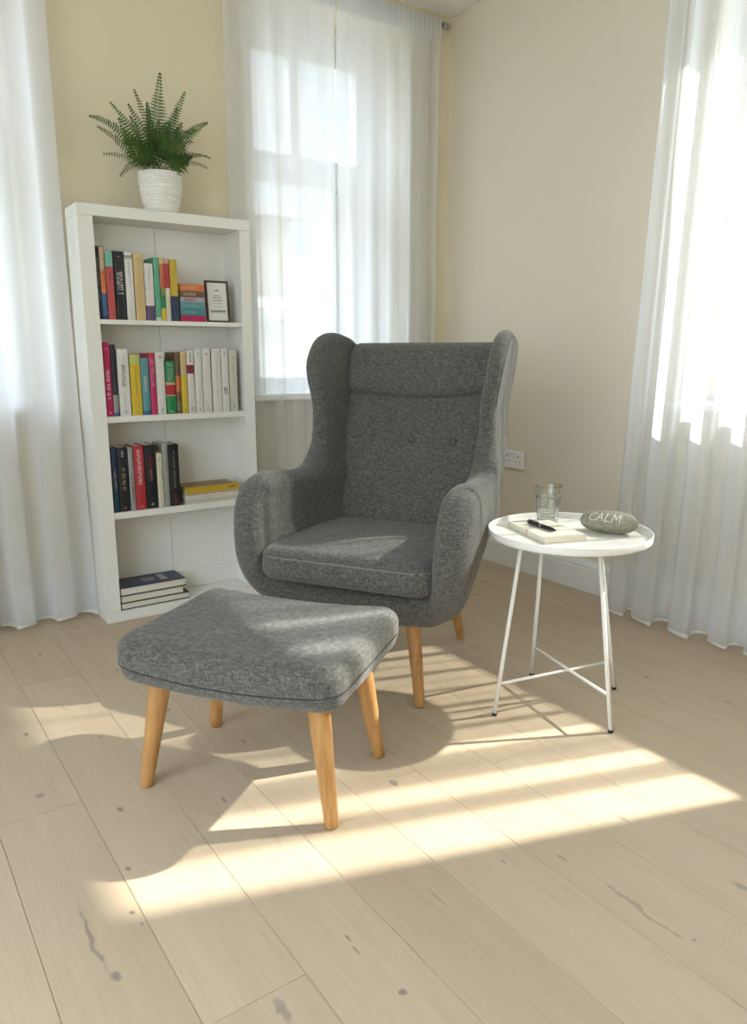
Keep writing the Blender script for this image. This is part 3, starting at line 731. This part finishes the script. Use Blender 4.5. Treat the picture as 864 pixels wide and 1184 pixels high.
# ------------------------------------------------------------------ SDF modelling
def surface_nets(fn, lo, hi, h, newton=3):
    lo = np.array(lo, float); hi = np.array(hi, float); n = np.ceil((hi-lo)/h).astype(int)+1
    gx, gy, gz = [lo[i]+h*np.arange(n[i]) for i in range(3)]
    P = np.stack(np.meshgrid(gx, gy, gz, indexing='ij'), -1)
    D = fn(P.reshape(-1, 3)).reshape(n); S = D < 0
    cs = np.zeros(n-1, int)
    acc = np.zeros((*(n-1), 3)); cnt = np.zeros(n-1)
    sl = lambda o: tuple(slice(o[i], n[i]-1+o[i]) for i in range(3))
    cor = [(i, j, k) for i in (0, 1) for j in (0, 1) for k in (0, 1)]
    for a in range(8):
        for b in range(a+1, 8):
            ca_, cb = cor[a], cor[b]
            if sum(abs(ca_[i]-cb[i]) for i in range(3)) != 1: continue
            da, db = D[sl(ca_)], D[sl(cb)]; m_ = (da < 0) != (db < 0)
            t = np.where(m_, da/np.where(m_, da-db, 1), 0)
            for i in range(3): acc[..., i] += np.where(m_, ca_[i]+t*(cb[i]-ca_[i]), 0)
            cnt += m_
    act = cnt > 0; idx = -np.ones(n-1, int); idx[act] = np.arange(act.sum())
    I = np.argwhere(act); V = lo+h*(I+acc[act]/cnt[act][:, None])
    quads = []
    for ax in range(3):
        o = [0, 0, 0]; o[ax] = 1; u, w = [i for i in range(3) if i != ax]
        A = S[tuple(slice(0, n[i]-(1 if i == ax else 0)) for i in range(3))]
        B = S[tuple(slice(1 if i == ax else 0, n[i]) for i in range(3))]
        E = np.argwhere(A != B); E = E[(E[:, u] > 0) & (E[:, w] > 0) & (E[:, u] < n[u]-1) & (E[:, w] < n[w]-1)]
        def at(du, dw):
            q = E.copy(); q[:, u] -= du; q[:, w] -= dw; return idx[q[:, 0], q[:, 1], q[:, 2]]
        q = np.stack([at(1, 1), at(0, 1), at(0, 0), at(1, 0)], 1)
        ins = A[E[:, 0], E[:, 1], E[:, 2]]
        flip = ins if ax != 1 else ~ins
        q[~flip] = q[~flip][:, ::-1]; quads.append(q)
    Q = np.concatenate(quads)
    e = 1e-3
    for _ in range(newton):
        d = fn(V); g = np.stack([(fn(V+e*np.eye(3)[i])-fn(V-e*np.eye(3)[i]))/(2*e) for i in range(3)], 1)
        V = V - (d/np.maximum((g*g).sum(1), .2))[:, None]*g*.8
    return V, Q
def sdf_obj(name, fn, lo, hi, h, mat, parent, nrm=3):
    V, Q = surface_nets(fn, lo, hi, h, nrm)
    me = bpy.data.meshes.new(name); me.from_pydata(V.tolist(), [], Q.tolist())
    o = link(name, me, mat, parent, smooth=True); return o
def smin(a, b, k): 
    h = np.clip(.5+.5*(b-a)/k, 0, 1); return b*(1-h)+a*h-k*h*(1-h)
def smax(a, b, k): return -smin(-a, -b, k)
def rbox(P, c, b, r):
    q = np.abs(P-np.array(c))-np.array(b)+r
    return np.linalg.norm(np.maximum(q, 0), axis=1)+np.minimum(q.max(1), 0)-r
def catmull(pts, n=8, closed=True):
    pts = np.array(pts, float); N_ = len(pts); out = []
    for i in range(N_):
        p0, p1, p2, p3 = pts[i-1], pts[i], pts[(i+1) % N_], pts[(i+2) % N_]
        for j in range(n):
            t = j/n; out.append(.5*((2*p1)+(-p0+p2)*t+(2*p0-5*p1+4*p2-p3)*t*t+(-p0+3*p1-3*p2+p3)*t**3))
    return np.array(out)
def poly_sdf_grid(poly, lo, hi, h):
    ys = np.arange(lo[0], hi[0]+h, h); zs = np.arange(lo[1], hi[1]+h, h)
    Y, Z = np.meshgrid(ys, zs, indexing='ij'); P = np.stack([Y.ravel(), Z.ravel()], 1)
    d = np.full(len(P), 1e9); ins = np.zeros(len(P), bool); n = len(poly)
    for i in range(n):
        a, b = poly[i], poly[(i+1) % n]; e = b-a; w = P-a
        t = np.clip((w@e)/(e@e+1e-12), 0, 1); d = np.minimum(d, ((w-t[:, None]*e)**2).sum(1))
        c = ((a[1] <= P[:, 1]) & (b[1] > P[:, 1])) | ((b[1] <= P[:, 1]) & (a[1] > P[:, 1]))
        xx = a[0]+(P[:, 1]-a[1])/(e[1] if abs(e[1]) > 1e-12 else 1e-12)*e[0]
        ins ^= c & (P[:, 0] < xx)
    D = np.sqrt(d)*np.where(ins, -1, 1); D = D.reshape(Y.shape)
    def f(y, z):
        i = np.clip((y-lo[0])/h, 0, D.shape[0]-1.001); j = np.clip((z-lo[1])/h, 0, D.shape[1]-1.001)
        i0 = i.astype(int); j0 = j.astype(int); a = i-i0; b = j-j0
        return D[i0, j0]*(1-a)*(1-b)+D[i0+1, j0]*a*(1-b)+D[i0, j0+1]*(1-a)*b+D[i0+1, j0+1]*a*b
    return f

# ---- armchair
AZC = R(31.2); vC = np.array([math.cos(AZC), math.sin(AZC)]); uC = np.array([vC[1], -vC[0]])
CO = (1.199, 1.855, 0)
chair = empty('armchair', CO, AZC-PI/2); tag(chair, 'grey tweed wingback armchair with oak legs in the middle of the room', 'armchair')
side_poly = catmull([(.03, .262), (-.03, .31), (-.066, .40), (-.072, .50), (-.052, .595), (.0, .658), (.07, .678), (.16, .672), (.25, .662), (.325, .672), (.372, .715), (.392, .79), (.392, .88), (.386, .97), (.40, 1.04), (.455, 1.104), (.53, 1.129), (.61, 1.123), (.68, 1.102), (.715, 1.05), (.70, .93), (.67, .76), (.635, .6), (.60, .45), (.565, .33), (.52, .262), (.40, .240), (.2, .238)], 6)
fpoly = poly_sdf_grid(side_poly, (-.2, .1), (.9, 1.3), .005)
zk = [.2, .26, .32, .40, .50, .60, .68, .76, .88, 1.0, 1.14]; wk = [.255, .330, .374, .396, .402, .402, .388, .343, .340, .362, .370]
def sm_interp(z, xk, yk):
    return (np.interp(z-.025, xk, yk)+np.interp(z, xk, yk)+np.interp(z+.025, xk, yk))/3
def outer(y, z):
    o = sm_interp(z, zk, wk); fl = np.clip((z-.62)/.15, 0, 1)
    back = np.clip((y-.36)/.36, 0, 1); o = o-back**1.3*.032*fl-(1-fl)*((.115+.13*np.clip((.52-z)/.2, 0, 1))*np.clip(y, 0, .8)+.10*np.clip(y-.45, 0, 1))
    front = np.clip((.12-y)/.2, 0, 1); return o-.022*front**2
def f_side(P):
    x = np.abs(P[:, 0]); y = P[:, 1]; z = P[:, 2]
    up_ = np.clip((z-.64)/.16, 0, 1); th = .050*(1-up_)+.028*up_
    mid = outer(y, z)-th; r = np.where(up_ > .5, .036, .046)
    r = .047*(1-up_)+.0275*up_
    a = fpoly(y, z)+r; b = np.abs(x-mid)-th+r
    return np.sqrt(np.maximum(a, 0)**2+np.maximum(b, 0)**2)+np.minimum(np.maximum(a, b), 0)-r
def back_y(z): return .475+.20*(z-.44)/.65
def f_back(P):
    x = np.abs(P[:, 0]); y = P[:, 1]-back_y(P[:, 2]); z = P[:, 2]
    Q = np.stack([x, y, z], 1); w = .300-.11*np.clip((.62-z)/.3, 0, 1)
    q = np.stack([x-w, np.abs(y-.062+.25*x*x)-.048, np.abs(z-.675)-.415], 1)+.045
    return np.linalg.norm(np.maximum(q, 0), axis=1)+np.minimum(q.max(1), 0)-.045
def f_base(P):
    z = P[:, 2]; y = P[:, 1]; x = np.abs(P[:, 0])
    lowc = .030*(x/.3)**2
    Q = np.stack([x+.16*np.clip(y-.05, 0, 1), y+.008, z-lowc], 1)
    return rbox(Q, (0, .264, .290), (.300, .280, .058), .048)
def f_shell(P): 
    s = smin(f_side(P), f_base(P), .035); return smin(s, f_back(P), .03)
sdf_obj('upholstered_shell', f_shell, (-.47, -.12, .2), (.47, .82, 1.19), .0085, M_fab, chair)
def f_seat(P):
    x, y, z = P.T; cr = .020*np.clip(1-(x/.30)**2, 0, 1)*np.clip(1-((y-.2)/.30)**2, 0, 1)
    zz = z-cr*np.clip((z-.36)/.1, 0, 1)
    # rounded plan, soft vertical edge
    q2 = np.stack([np.abs(x)-.281+.055, np.abs(y-.203)-.270+.055], 1)
    a = np.linalg.norm(np.maximum(q2, 0), axis=1)+np.minimum(q2.max(1), 0)-.055
    a = a-.008*np.clip(1-((zz-.405)/.05)**2, 0, 1)
    b = np.abs(zz-.410)-.050; r = .024
    A = a+r; B = b+r
    return np.sqrt(np.maximum(A, 0)**2+np.maximum(B, 0)**2)+np.minimum(np.maximum(A, B), 0)-r
seatc = sdf_obj('seat_cushion', f_seat, (-.32, -.10, .32), (.32, .50, .50), .007, M_fab, chair)
def f_backc(P):
    x, y, z = P.T; yy = y-back_y(z)+.020; lw = .293
    bulge = .016*np.clip(1-(x/.27)**2, 0, 1)*np.clip(1-((z-.66)/.30)**2, 0, 1)
    dim = 0
    for bx in (-.155, 0.0, .155): dim = dim+.011*np.exp(-((x-bx)**2+(z-.748)**2)/.0009)
    Q = np.stack([x, yy+bulge-dim, z], 1)
    return rbox(Q, (0, .018, .67), (lw, .033, .252), .031)
bc = sdf_obj('back_cushion', f_backc, (-.31, .30, .38), (.31, .72, .96), .007, M_fab, chair)
def f_head(P):
    x, y, z = P.T; yy = y-back_y(z)+.032; bulge = .014*np.clip(1-(x/.27)**2, 0, 1)
    sag = .016*np.clip(1-(x/.26)**2, 0, 1)
    Q = np.stack([x, yy+bulge, z+sag*np.clip((1.0-z)/.1, 0, 1)], 1)
    return rbox(Q, (0, .03, 1.003), (.294, .052, .090), .040)
hd = sdf_obj('headrest_cushion', f_head, (-.31, .45, .86), (.31, .78, 1.12), .007, M_fab, chair)
def root_on(fn, p, d, t0=0, t1=.6):
    """first surface crossing from inside p along d"""
    a, b = t0, t1; p = np.array(p, float); d = np.array(d, float); d /= np.linalg.norm(d)
    for _ in range(40):
        c = (a+b)/2
        if fn((p+d*c)[None])[0] < 0: a = c
        else: b = c
    return p+d*a
def seam(name, pts, r, mat, parent, closed=False):
    pts = [tuple(p) for p in pts]
    if closed: pts = pts+[pts[0]]
    m = MB(); m.tube(pts, r, 6, caps=not closed); return m.build(name, mat, parent)
# buttons
for bx in (-.155, 0.0, .155):
    yb = root_on(f_backc, (bx, back_y(.748)+.01, .748), (0, -1, 0), 0, .2)[1]
    m = MB(); V = []
    prof = [(0, .0), (.012, .0), (.0138, .004), (.012, .0085), (.006, .011), (0, .0115)]
    mm = MB(); mm.lathe(prof, 20); 
    for i, vv in enumerate(mm.v): mm.v[i] = (bx+vv[0], yb+.001-vv[2], .748+vv[1])
    mm.tube([(bx+.0142*math.cos(2*PI*q/24), yb-.0005, .748+.0142*math.sin(2*PI*q/24)) for q in range(25)], .0018, 6, 1)
    mm.build('button', [M_fab, M_seam], bc)
# seams on the seat cushion: ring round the top edge
pts = []
for i in range(80):
    a = 2*PI*i/80; pts.append(root_on(f_seat, (0, .205, .437), (math.cos(a), math.sin(a), 0)))
seam('seam', pts, .0017, M_seaml, seatc, True)
# seam running round the outer face of each side: wing, arm front
for s in (-1, 1):
    pts = []
    for (y, z) in side_poly[12*6:19*6:2]:
        cy, cz = (y, z)
        # inset point 14 mm inside outline, cast outwards (x)
        ctr = np.array([.56, .86])
        dv = ctr-np.array([y, z]); dv = dv/np.linalg.norm(dv); q = np.array([y, z])+dv*.020
        p0 = (s*(float(outer(np.array([q[0]]), np.array([q[1]]))[0])-.045), q[0], q[1])
        if f_side(np.array([p0]))[0] < 0:
            pts.append(root_on(f_side, p0, (s, 0, 0), 0, .12))
    seam('seam', pts, .0013, M_seam, chair)
def leg(top, foot, rt_, rf, parent, nm='leg'):
    a = Vector(top); b = Vector(foot); n = 12; m = MB()
    ps = [a.lerp(b, i/n) for i in range(n+1)]; rs = [rt_+(rf-rt_)*(i/n)**.9 for i in range(n+1)]
    ps[-1] = a.lerp(b, .985); ps.append(b); rs.append(rf*.86)
    m.tube(ps, rs, 20); return m.build(nm, M_leg, parent)
for s in (-1, 1):
    leg((s*.198, .035, .285), (s*.24, 0, .001), .0255, .0155, chair)
    leg((s*.155, .50, .285), (s*.186, .588, .001), .0255, .0155, chair)

# ---- ottoman
AZO = R(35.5); ott = empty('footstool', (.777, 1.595, 0), AZO-PI/2); tag(ott, 'grey tweed footstool with four oak legs in front of the armchair', 'footstool')
def f_ott(P):
    x, y, z = P.T
    z = z-.017*(x/.29)**2-.004*(y/.22)**2
    q2 = np.stack([np.abs(x-.006)-.290+.058, np.abs(y)-.230+.058], 1)
    a = np.linalg.norm(np.maximum(q2, 0), axis=1)+np.minimum(q2.max(1), 0)-.058
    a = a+.040*np.clip((.330-z)/.06, 0, 1)*.35
    cr = .010*np.clip(1-(x/.3)**2, 0, 1)*np.clip(1-(y/.23)**2, 0, 1)
    b = np.where(z > .33, (z-cr)-.392, .282-z); r = np.where(z > .33, .040, .024)
    b = np.maximum(z-cr-.392, .282-z)
    A = a+r; B = b+r
    return np.sqrt(np.maximum(A, 0)**2+np.maximum(B, 0)**2)+np.minimum(np.maximum(A, B), 0)-r
pad = sdf_obj('padded_top', f_ott, (-.34, -.27, .24), (.34, .27, .46), .007, M_fab, ott)
pts = []
for i in range(120):
    a = 2*PI*i/120; d = (math.cos(a)*.30, math.sin(a)*.23, 0); zz = .318+.012*math.cos(2*a)
    p = root_on(f_ott, (0, 0, .33), (d[0], d[1], 0)); zz = .322+.026*(p[0]/.29)**2
    p = root_on(f_ott, (0, 0, zz), (d[0], d[1], 0)); pts.append(p)
seam('seam', pts, .0019, M_seam, pad, True)
for sx_ in (-1, 1):
    for sy_ in (-1, 1):
        leg((sx_*.205, sy_*.132, .305), (sx_*.250, sy_*.163, .001), .0285, .0165, ott)

# ------------------------------------------------------------------ side table
TX, TY = 1.708, 1.437; TZ = .545
tab = empty('side_table', (TX, TY, 0)); tag(tab, 'round white metal tray side table beside the armchair', 'side table')
m = MB(); rr_ = .236
m.lathe([(0, TZ-.022), (rr_-.004, TZ-.022), (rr_-.0005, TZ-.019), (rr_, TZ-.015), (rr_+.001, TZ), (rr_-.0005, TZ+.0015), (rr_-.003, TZ), (rr_-.004, TZ-.015), (rr_-.008, TZ-.0175), (0, TZ-.0175)], 96); m.build('tray_top', M_tablew, tab)
feet = [(1.470, 1.478), (1.770, 1.613), (1.667, 1.214), (1.908, 1.388)]
tops = [(1.548, 1.471), (1.715, 1.543), (1.678, 1.300), (1.816, 1.412)]
for (fx, fy), (tx, ty) in zip(feet, tops):
    m = MB(); m.tube([(tx-TX, ty-TY, TZ-.0225), (fx-TX, fy-TY, .008)], .0062, 12); lg = m.build('leg', M_tablew, tab)
    m = MB(); m.tube([(fx-TX, fy-TY, .009), (fx-TX, fy-TY, .001)], .0075, 12); m.build('foot_cap', M_rubber, lg)
def legp(i, z):
    s = (TZ-.0225-z)/(TZ-.0305); return Vector((tops[i][0]+(feet[i][0]-tops[i][0])*s-TX, tops[i][1]+(feet[i][1]-tops[i][1])*s-TY, z))
m = MB(); m.tube([legp(0, .098), legp(3, .098)], .0045, 10); m.build('stretcher', M_tablew, tab)
m = MB(); m.tube([legp(1, .107), legp(2, .107)], .0045, 10); m.build('stretcher', M_tablew, tab)
ZS = TZ-.0174
# tumbler
GXY = (1.786, 1.592)
gl = empty('drinking_glass', (*GXY, ZS)); tag(gl, 'ribbed clear drinking glass of water on the side table', 'glass')
H_ = .118; out_ = []; inn = []
def ro(z): return .0315+.0110*(z/H_)
n = 90
for i in range(n+1):
    z = H_*i/n; rib = .0008*math.sin(z*2*PI/.0085) if z < .052 else 0; out_.append((ro(z)+rib, z))
for i in range(n+1):
    z = H_-(H_-.010)*i/n; inn.append((ro(z)-.0022, z))
m = MB(); m.lathe([(.0005, 0), (.028, 0)]+out_[1:]+[(ro(H_)-.0011, H_+.0008)]+inn+[(.0005, .010)], 64, closed=True); m.build('tumbler', M_glass, gl)
m = MB(); wz = .084; wp = [(.0005, .0101)]+[(ro(z)-.0023, z) for z in np.linspace(.0101, wz, 14)]+[(.0005, wz)]; m.lathe(wp, 64, closed=True); m.build('water', M_water, gl)
# notebook and pen
nb = empty('notebook', (1.668, 1.490, ZS), R(72)); tag(nb, 'closed cream notebook lying on the side table under a pen', 'notebook')
M_note = pbr('cream_notebook_cover', (.74, .70, .62), .6, var=.03)
m = MB(); Ln, Wn = .232, .136
m.box((-Ln/2, -Wn/2, 0), (Ln/2, Wn/2, .0018), .0006); m.box((-Ln/2, -Wn/2, .0142), (Ln/2, Wn/2, .016), .0006); m.box((-Ln/2, Wn/2-.0018, .0018), (Ln/2, Wn/2, .0142)); m.build('cover', M_note, nb)
m = MB(); m.box((-Ln/2+.002, -Wn/2+.002, .0018), (Ln/2-.002, Wn/2-.002, .0142)); m.build('page_block', pbr('notebook_pages', (.76, .70, .56), .8, var=.06, scale=400), nb)
M_rib = pbr('peach_ribbon', (.60, .30, .20), .7, var=.05)
m = MB(); m.box((-.010, Wn/2, 0.001), (-.004, Wn/2+.0006, .016)); m.box((-.010, Wn/2-.004, .016), (-.004, Wn/2+.0006, .0164)); m.build('ribbon', M_rib, nb)
pen = empty('ballpoint_pen', (1.6535, 1.495, ZS+.0164+.0066), R(80)); tag(pen, 'black pen with silver ring lying on the cream notebook', 'pen')
m = MB(); m.tube([(x, 0, 0) for x in (-.066, -.060, -.045, -.01, -.001)], [.0018, .0038, .0058, .0064, .0064], 16); m.build('barrel', M_black, pen)
m = MB(); m.tube([(x, 0, 0) for x in (-.001, .004)], .00655, 16); m.build('ring', M_steel, pen)
m = MB(); m.tube([(x, 0, 0) for x in (.004, .02, .055, .066, .067)], [.0064, .0065, .0062, .0052, .003], 16); m.build('cap', M_black, pen)
m = MB(); m.box((.018, -.0018, .006), (.062, .0018, .0085), .0006); m.build('clip', M_black, pen)
m = MB(); m.tube([(-.066, 0, 0), (-.073, 0, 0)], [.0013, .0005], 10); m.build('tip', M_steel, pen)
# stone
SA, SB, SC_ = .084, .046, .033; srot = R(-65)
st = empty('engraved_stone', (1.826, 1.388, ZS+SC_+.0002), srot); tag(st, 'smooth grey pebble engraved CALM on the side table', 'stone')
def M_stone_():
    m, nt, out = newmat('grey_river_stone'); L = nt.links.new
    p = nt.nodes.new('ShaderNodeBsdfPrincipled'); p.inputs['Roughness'].default_value = .8; L(p.outputs[0], out.inputs[0])
    tc = nt.nodes.new('ShaderNodeTexCoord'); n = nt.nodes.new('ShaderNodeTexNoise'); n.inputs['Scale'].default_value = 260; n.inputs['Detail'].default_value = 4; n.inputs['Roughness'].default_value = .7; L(tc.outputs['Object'], n.inputs[0])
    n2 = nt.nodes.new('ShaderNodeTexNoise'); n2.inputs['Scale'].default_value = 30; L(tc.outputs['Object'], n2.inputs[0])
    r = nt.nodes.new('ShaderNodeValToRGB'); L(n.outputs[0], r.inputs[0])
    r.color_ramp.elements[0].position = .35; r.color_ramp.elements[0].color = (.17, .16, .12, 1)
    r.color_ramp.elements[1].position = .68; r.color_ramp.elements[1].color = (.52, .49, .38, 1)
    mx = nt.nodes.new('ShaderNodeMix'); mx.data_type = 'RGBA'; mx.blend_type = 'MULTIPLY'; mx.inputs[0].default_value = .5
    L(r.outputs[0], mx.inputs[6]); L(n2.outputs[0], mx.inputs[7]); L(mx.outputs[2], p.inputs[0])
    b = nt.nodes.new('ShaderNodeBump'); b.inputs['Strength'].default_value = .3; b.inputs['Distance'].default_value = .001; L(n.outputs[0], b.inputs['Height']); L(b.outputs[0], p.inputs['Normal'])
    return m
M_stone = M_stone_()
def srf(s, ang, off=0):
    """s in -1..1 along the long axis; ang around it from the top towards the front"""
    k = max(0, 1-abs(s)**2.9)**.5; x = SA*s; q = 1+.02*math.sin(3*s+2*ang)
    return Vector((x, -(SB*k*q+off)*math.sin(ang), (SC_*k*q+off)*math.cos(ang)))
m = MB(); V = []; F = []; nu, nv = 48, 40
for i in range(nu+1):
    s = -math.cos(PI*i/nu)
    for j in range(nv): V.append(srf(s, 2*PI*j/nv))
for i in range(nu):
    for j in range(nv): F.append([i*nv+j, i*nv+(j+1) % nv, (i+1)*nv+(j+1) % nv, (i+1)*nv+j])
m.add(V, F, 0, True); stone = m.build('pebble', M_stone, st)
def stroke(pts):
    P = []
    for a, b in zip(pts[:-1], pts[1:]):
        for i in range(6): P.append((a[0]+(b[0]-a[0])*i/6, a[1]+(b[1]-a[1])*i/6))
    P.append(pts[-1]); return P
lets = MB()
def put(x0, wd, strokes):
    for stx in strokes:
        pts = []
        for (u, v) in stroke(stx):
            s = x0+wd*u+.05*(v-.5); ang = R(74)-R(46)*v; pts.append(srf(s, ang, .0002))
        lets.tube(pts, .0010, 6)
CC = [(.95, .82), (.75, .97), (.45, .98), (.15, .80), (0, .5), (.12, .2), (.4, .04), (.75, .05), (1.0, .18)]
AA = [[(0, 0), (.5, 1), (1.0, 0)], [(.25, .38), (.8, .38)]]
LL = [[(.15, 1), (.0, .0), (.9, .04)]]
MM_ = [[(0, 0), (.12, 1), (.5, .25), (.88, 1), (1, 0)]]
put(-.58, .25, [CC]); put(-.30, .21, AA); put(-.02, .18, LL); put(.22, .27, MM_)
lets.build('engraving', M_white_ink, stone)

# ------------------------------------------------------------------ wall socket
so = empty('wall_socket', (X1-.0005, 2.60, .547), PI/2*0); tag(so, 'white double wall socket behind the armchair, left of the side table', 'socket')
m = MB(); m.box((-.009, -.076, -.043), (0, .076, .043), .003); pl = m.build('face_plate', M_socket, so)
for c in (-.036, .036):
    hm = MB(); hm.box((-.0096, c-.0028, .010), (-.009, c+.0028, .020)); hm.box((-.0096, c-.0145, -.012), (-.009, c-.0085, -.0075)); hm.box((-.0096, c+.0085, -.012), (-.009, c+.0145, -.0075)); hm.build('socket_holes', M_hole, pl)
for c in (-.062, -.008+.0, ):
    pass
for c in (-.010, .010):
    m = MB(); m.box((-.0115, c-.006, .012), (-.009, c+.006, .032), .001); m.build('rocker_switch', M_socket, pl)
    m = MB(); m.box((-.0119, c-.004, .027), (-.0115, c+.004, .0295)); m.build('switch_mark', M_hole, pl)
for c in (-.055, .055):
    m = MB(); m.tube([(-.0089, c, -.022), (-.0098, c, -.022)], .003, 12); m.build('screw', M_steel, pl)

# ------------------------------------------------------------------ light
SUN_AZ, SUN_EL = R(-19), R(41)
sd = Vector((math.cos(SUN_EL)*math.cos(SUN_AZ), math.cos(SUN_EL)*math.sin(SUN_AZ), math.sin(SUN_EL)))
sl = bpy.data.lights.new('sun', 'SUN'); sl.energy = 10; sl.angle = R(1.1); sl.color = (1, .95, .86)
so_ = bpy.data.objects.new('sun', sl); col.objects.link(so_); so_.rotation_euler = sd.to_track_quat('Z', 'Y').to_euler(); so_.location = sd*20
w = bpy.data.worlds.new('sky'); sc.world = w; w.use_nodes = True; nt = w.node_tree; nt.nodes.clear(); L = nt.links.new
out = nt.nodes.new('ShaderNodeOutputWorld'); bg = nt.nodes.new('ShaderNodeBackground'); L(bg.outputs[0], out.inputs[0])
tc = nt.nodes.new('ShaderNodeTexCoord'); mp = nt.nodes.new('ShaderNodeMapping'); mp.inputs['Scale'].default_value = (1, 1, 2.2); L(tc.outputs['Generated'], mp.inputs[0])
n = nt.nodes.new('ShaderNodeTexNoise'); n.inputs['Scale'].default_value = 5; n.inputs['Detail'].default_value = 7; n.inputs['Roughness'].default_value = .6; L(mp.outputs[0], n.inputs[0])
r = nt.nodes.new('ShaderNodeValToRGB'); L(n.outputs[0], r.inputs[0])
r.color_ramp.elements[0].position = .42; r.color_ramp.elements[0].color = (.58, .74, 1.0, 1)
r.color_ramp.elements[1].position = .60; r.color_ramp.elements[1].color = (1.0, 1.0, 1.0, 1)
L(r.outputs[0], bg.inputs[0])
# sky strength: dimmer near the horizon, boosted overhead to light the room
sx = nt.nodes.new('ShaderNodeSeparateXYZ'); L(tc.outputs['Generated'], sx.inputs[0])
mr = nt.nodes.new('ShaderNodeMapRange'); mr.interpolation_type = 'SMOOTHSTEP'; L(sx.outputs[2], mr.inputs[0])
mr.inputs[1].default_value = .34; mr.inputs[2].default_value = .62; mr.inputs[3].default_value = 1.5; mr.inputs[4].default_value = 4.2
mr2 = nt.nodes.new('ShaderNodeMapRange'); mr2.interpolation_type = 'SMOOTHSTEP'; L(sx.outputs[0], mr2.inputs[0])   # added boost on the unseen side away from the sun, for fill light
mr2.inputs[1].default_value = -.7; mr2.inputs[2].default_value = 0; mr2.inputs[3].default_value = 3.0; mr2.inputs[4].default_value = 1.0
mu = nt.nodes.new('ShaderNodeMath'); mu.operation = 'MULTIPLY'; L(mr.outputs[0], mu.inputs[0]); L(mr2.outputs[0], mu.inputs[1])
L(mu.outputs[0], bg.inputs[1])
# portals guide daylight sampling through the openings
def portal(name, loc, d, sx_, sy_):
    a = bpy.data.lights.new(name, 'AREA'); a.shape = 'RECTANGLE'; a.size = sx_; a.size_y = sy_; a.cycles.is_portal = True
    o = bpy.data.objects.new(name, a); col.objects.link(o); o.location = loc; o.rotation_euler = Vector(d).to_track_quat('-Z', 'Z').to_euler() if abs(d[2]) < .5 else (0, 0, 0)
for nm, (a, b, c, d), ax in (('portal_1', WA, 'A'), ('portal_2', WL, 'A'), ('portal_3', WB, 'B'), ('portal_5', WG, 'G')):
    mx, mz = (a+b)/2, (c+d)/2
    loc, dr = {'A': ((mx, Y1+TH+.01, mz), (0, -1, 0)), 'B': ((X1+TH+.01, mx, mz), (-1, 0, 0)), 'F': ((mx, Y0-TH-.01, mz), (0, 1, 0)), 'G': ((X0-TH-.01, mx, mz), (1, 0, 0))}[ax]
    portal(nm, loc, dr, b-a+.02, d-c+.02)

sc.view_settings.view_transform = 'Standard'; sc.view_settings.look = 'None'; sc.view_settings.gamma = 1
sc.view_settings.use_curve_mapping = False; sc.view_settings.exposure = 0.40
cy = sc.cycles
cy.use_denoising = True
try: cy.denoiser = 'OPENIMAGEDENOISE'; cy.denoising_input_passes = 'RGB_ALBEDO_NORMAL'
except Exception: pass
cy.max_bounces = 12; cy.diffuse_bounces = 6; cy.transmission_bounces = 8; cy.transparent_max_bounces = 24; cy.glossy_bounces = 4
cy.sample_clamp_indirect = 8
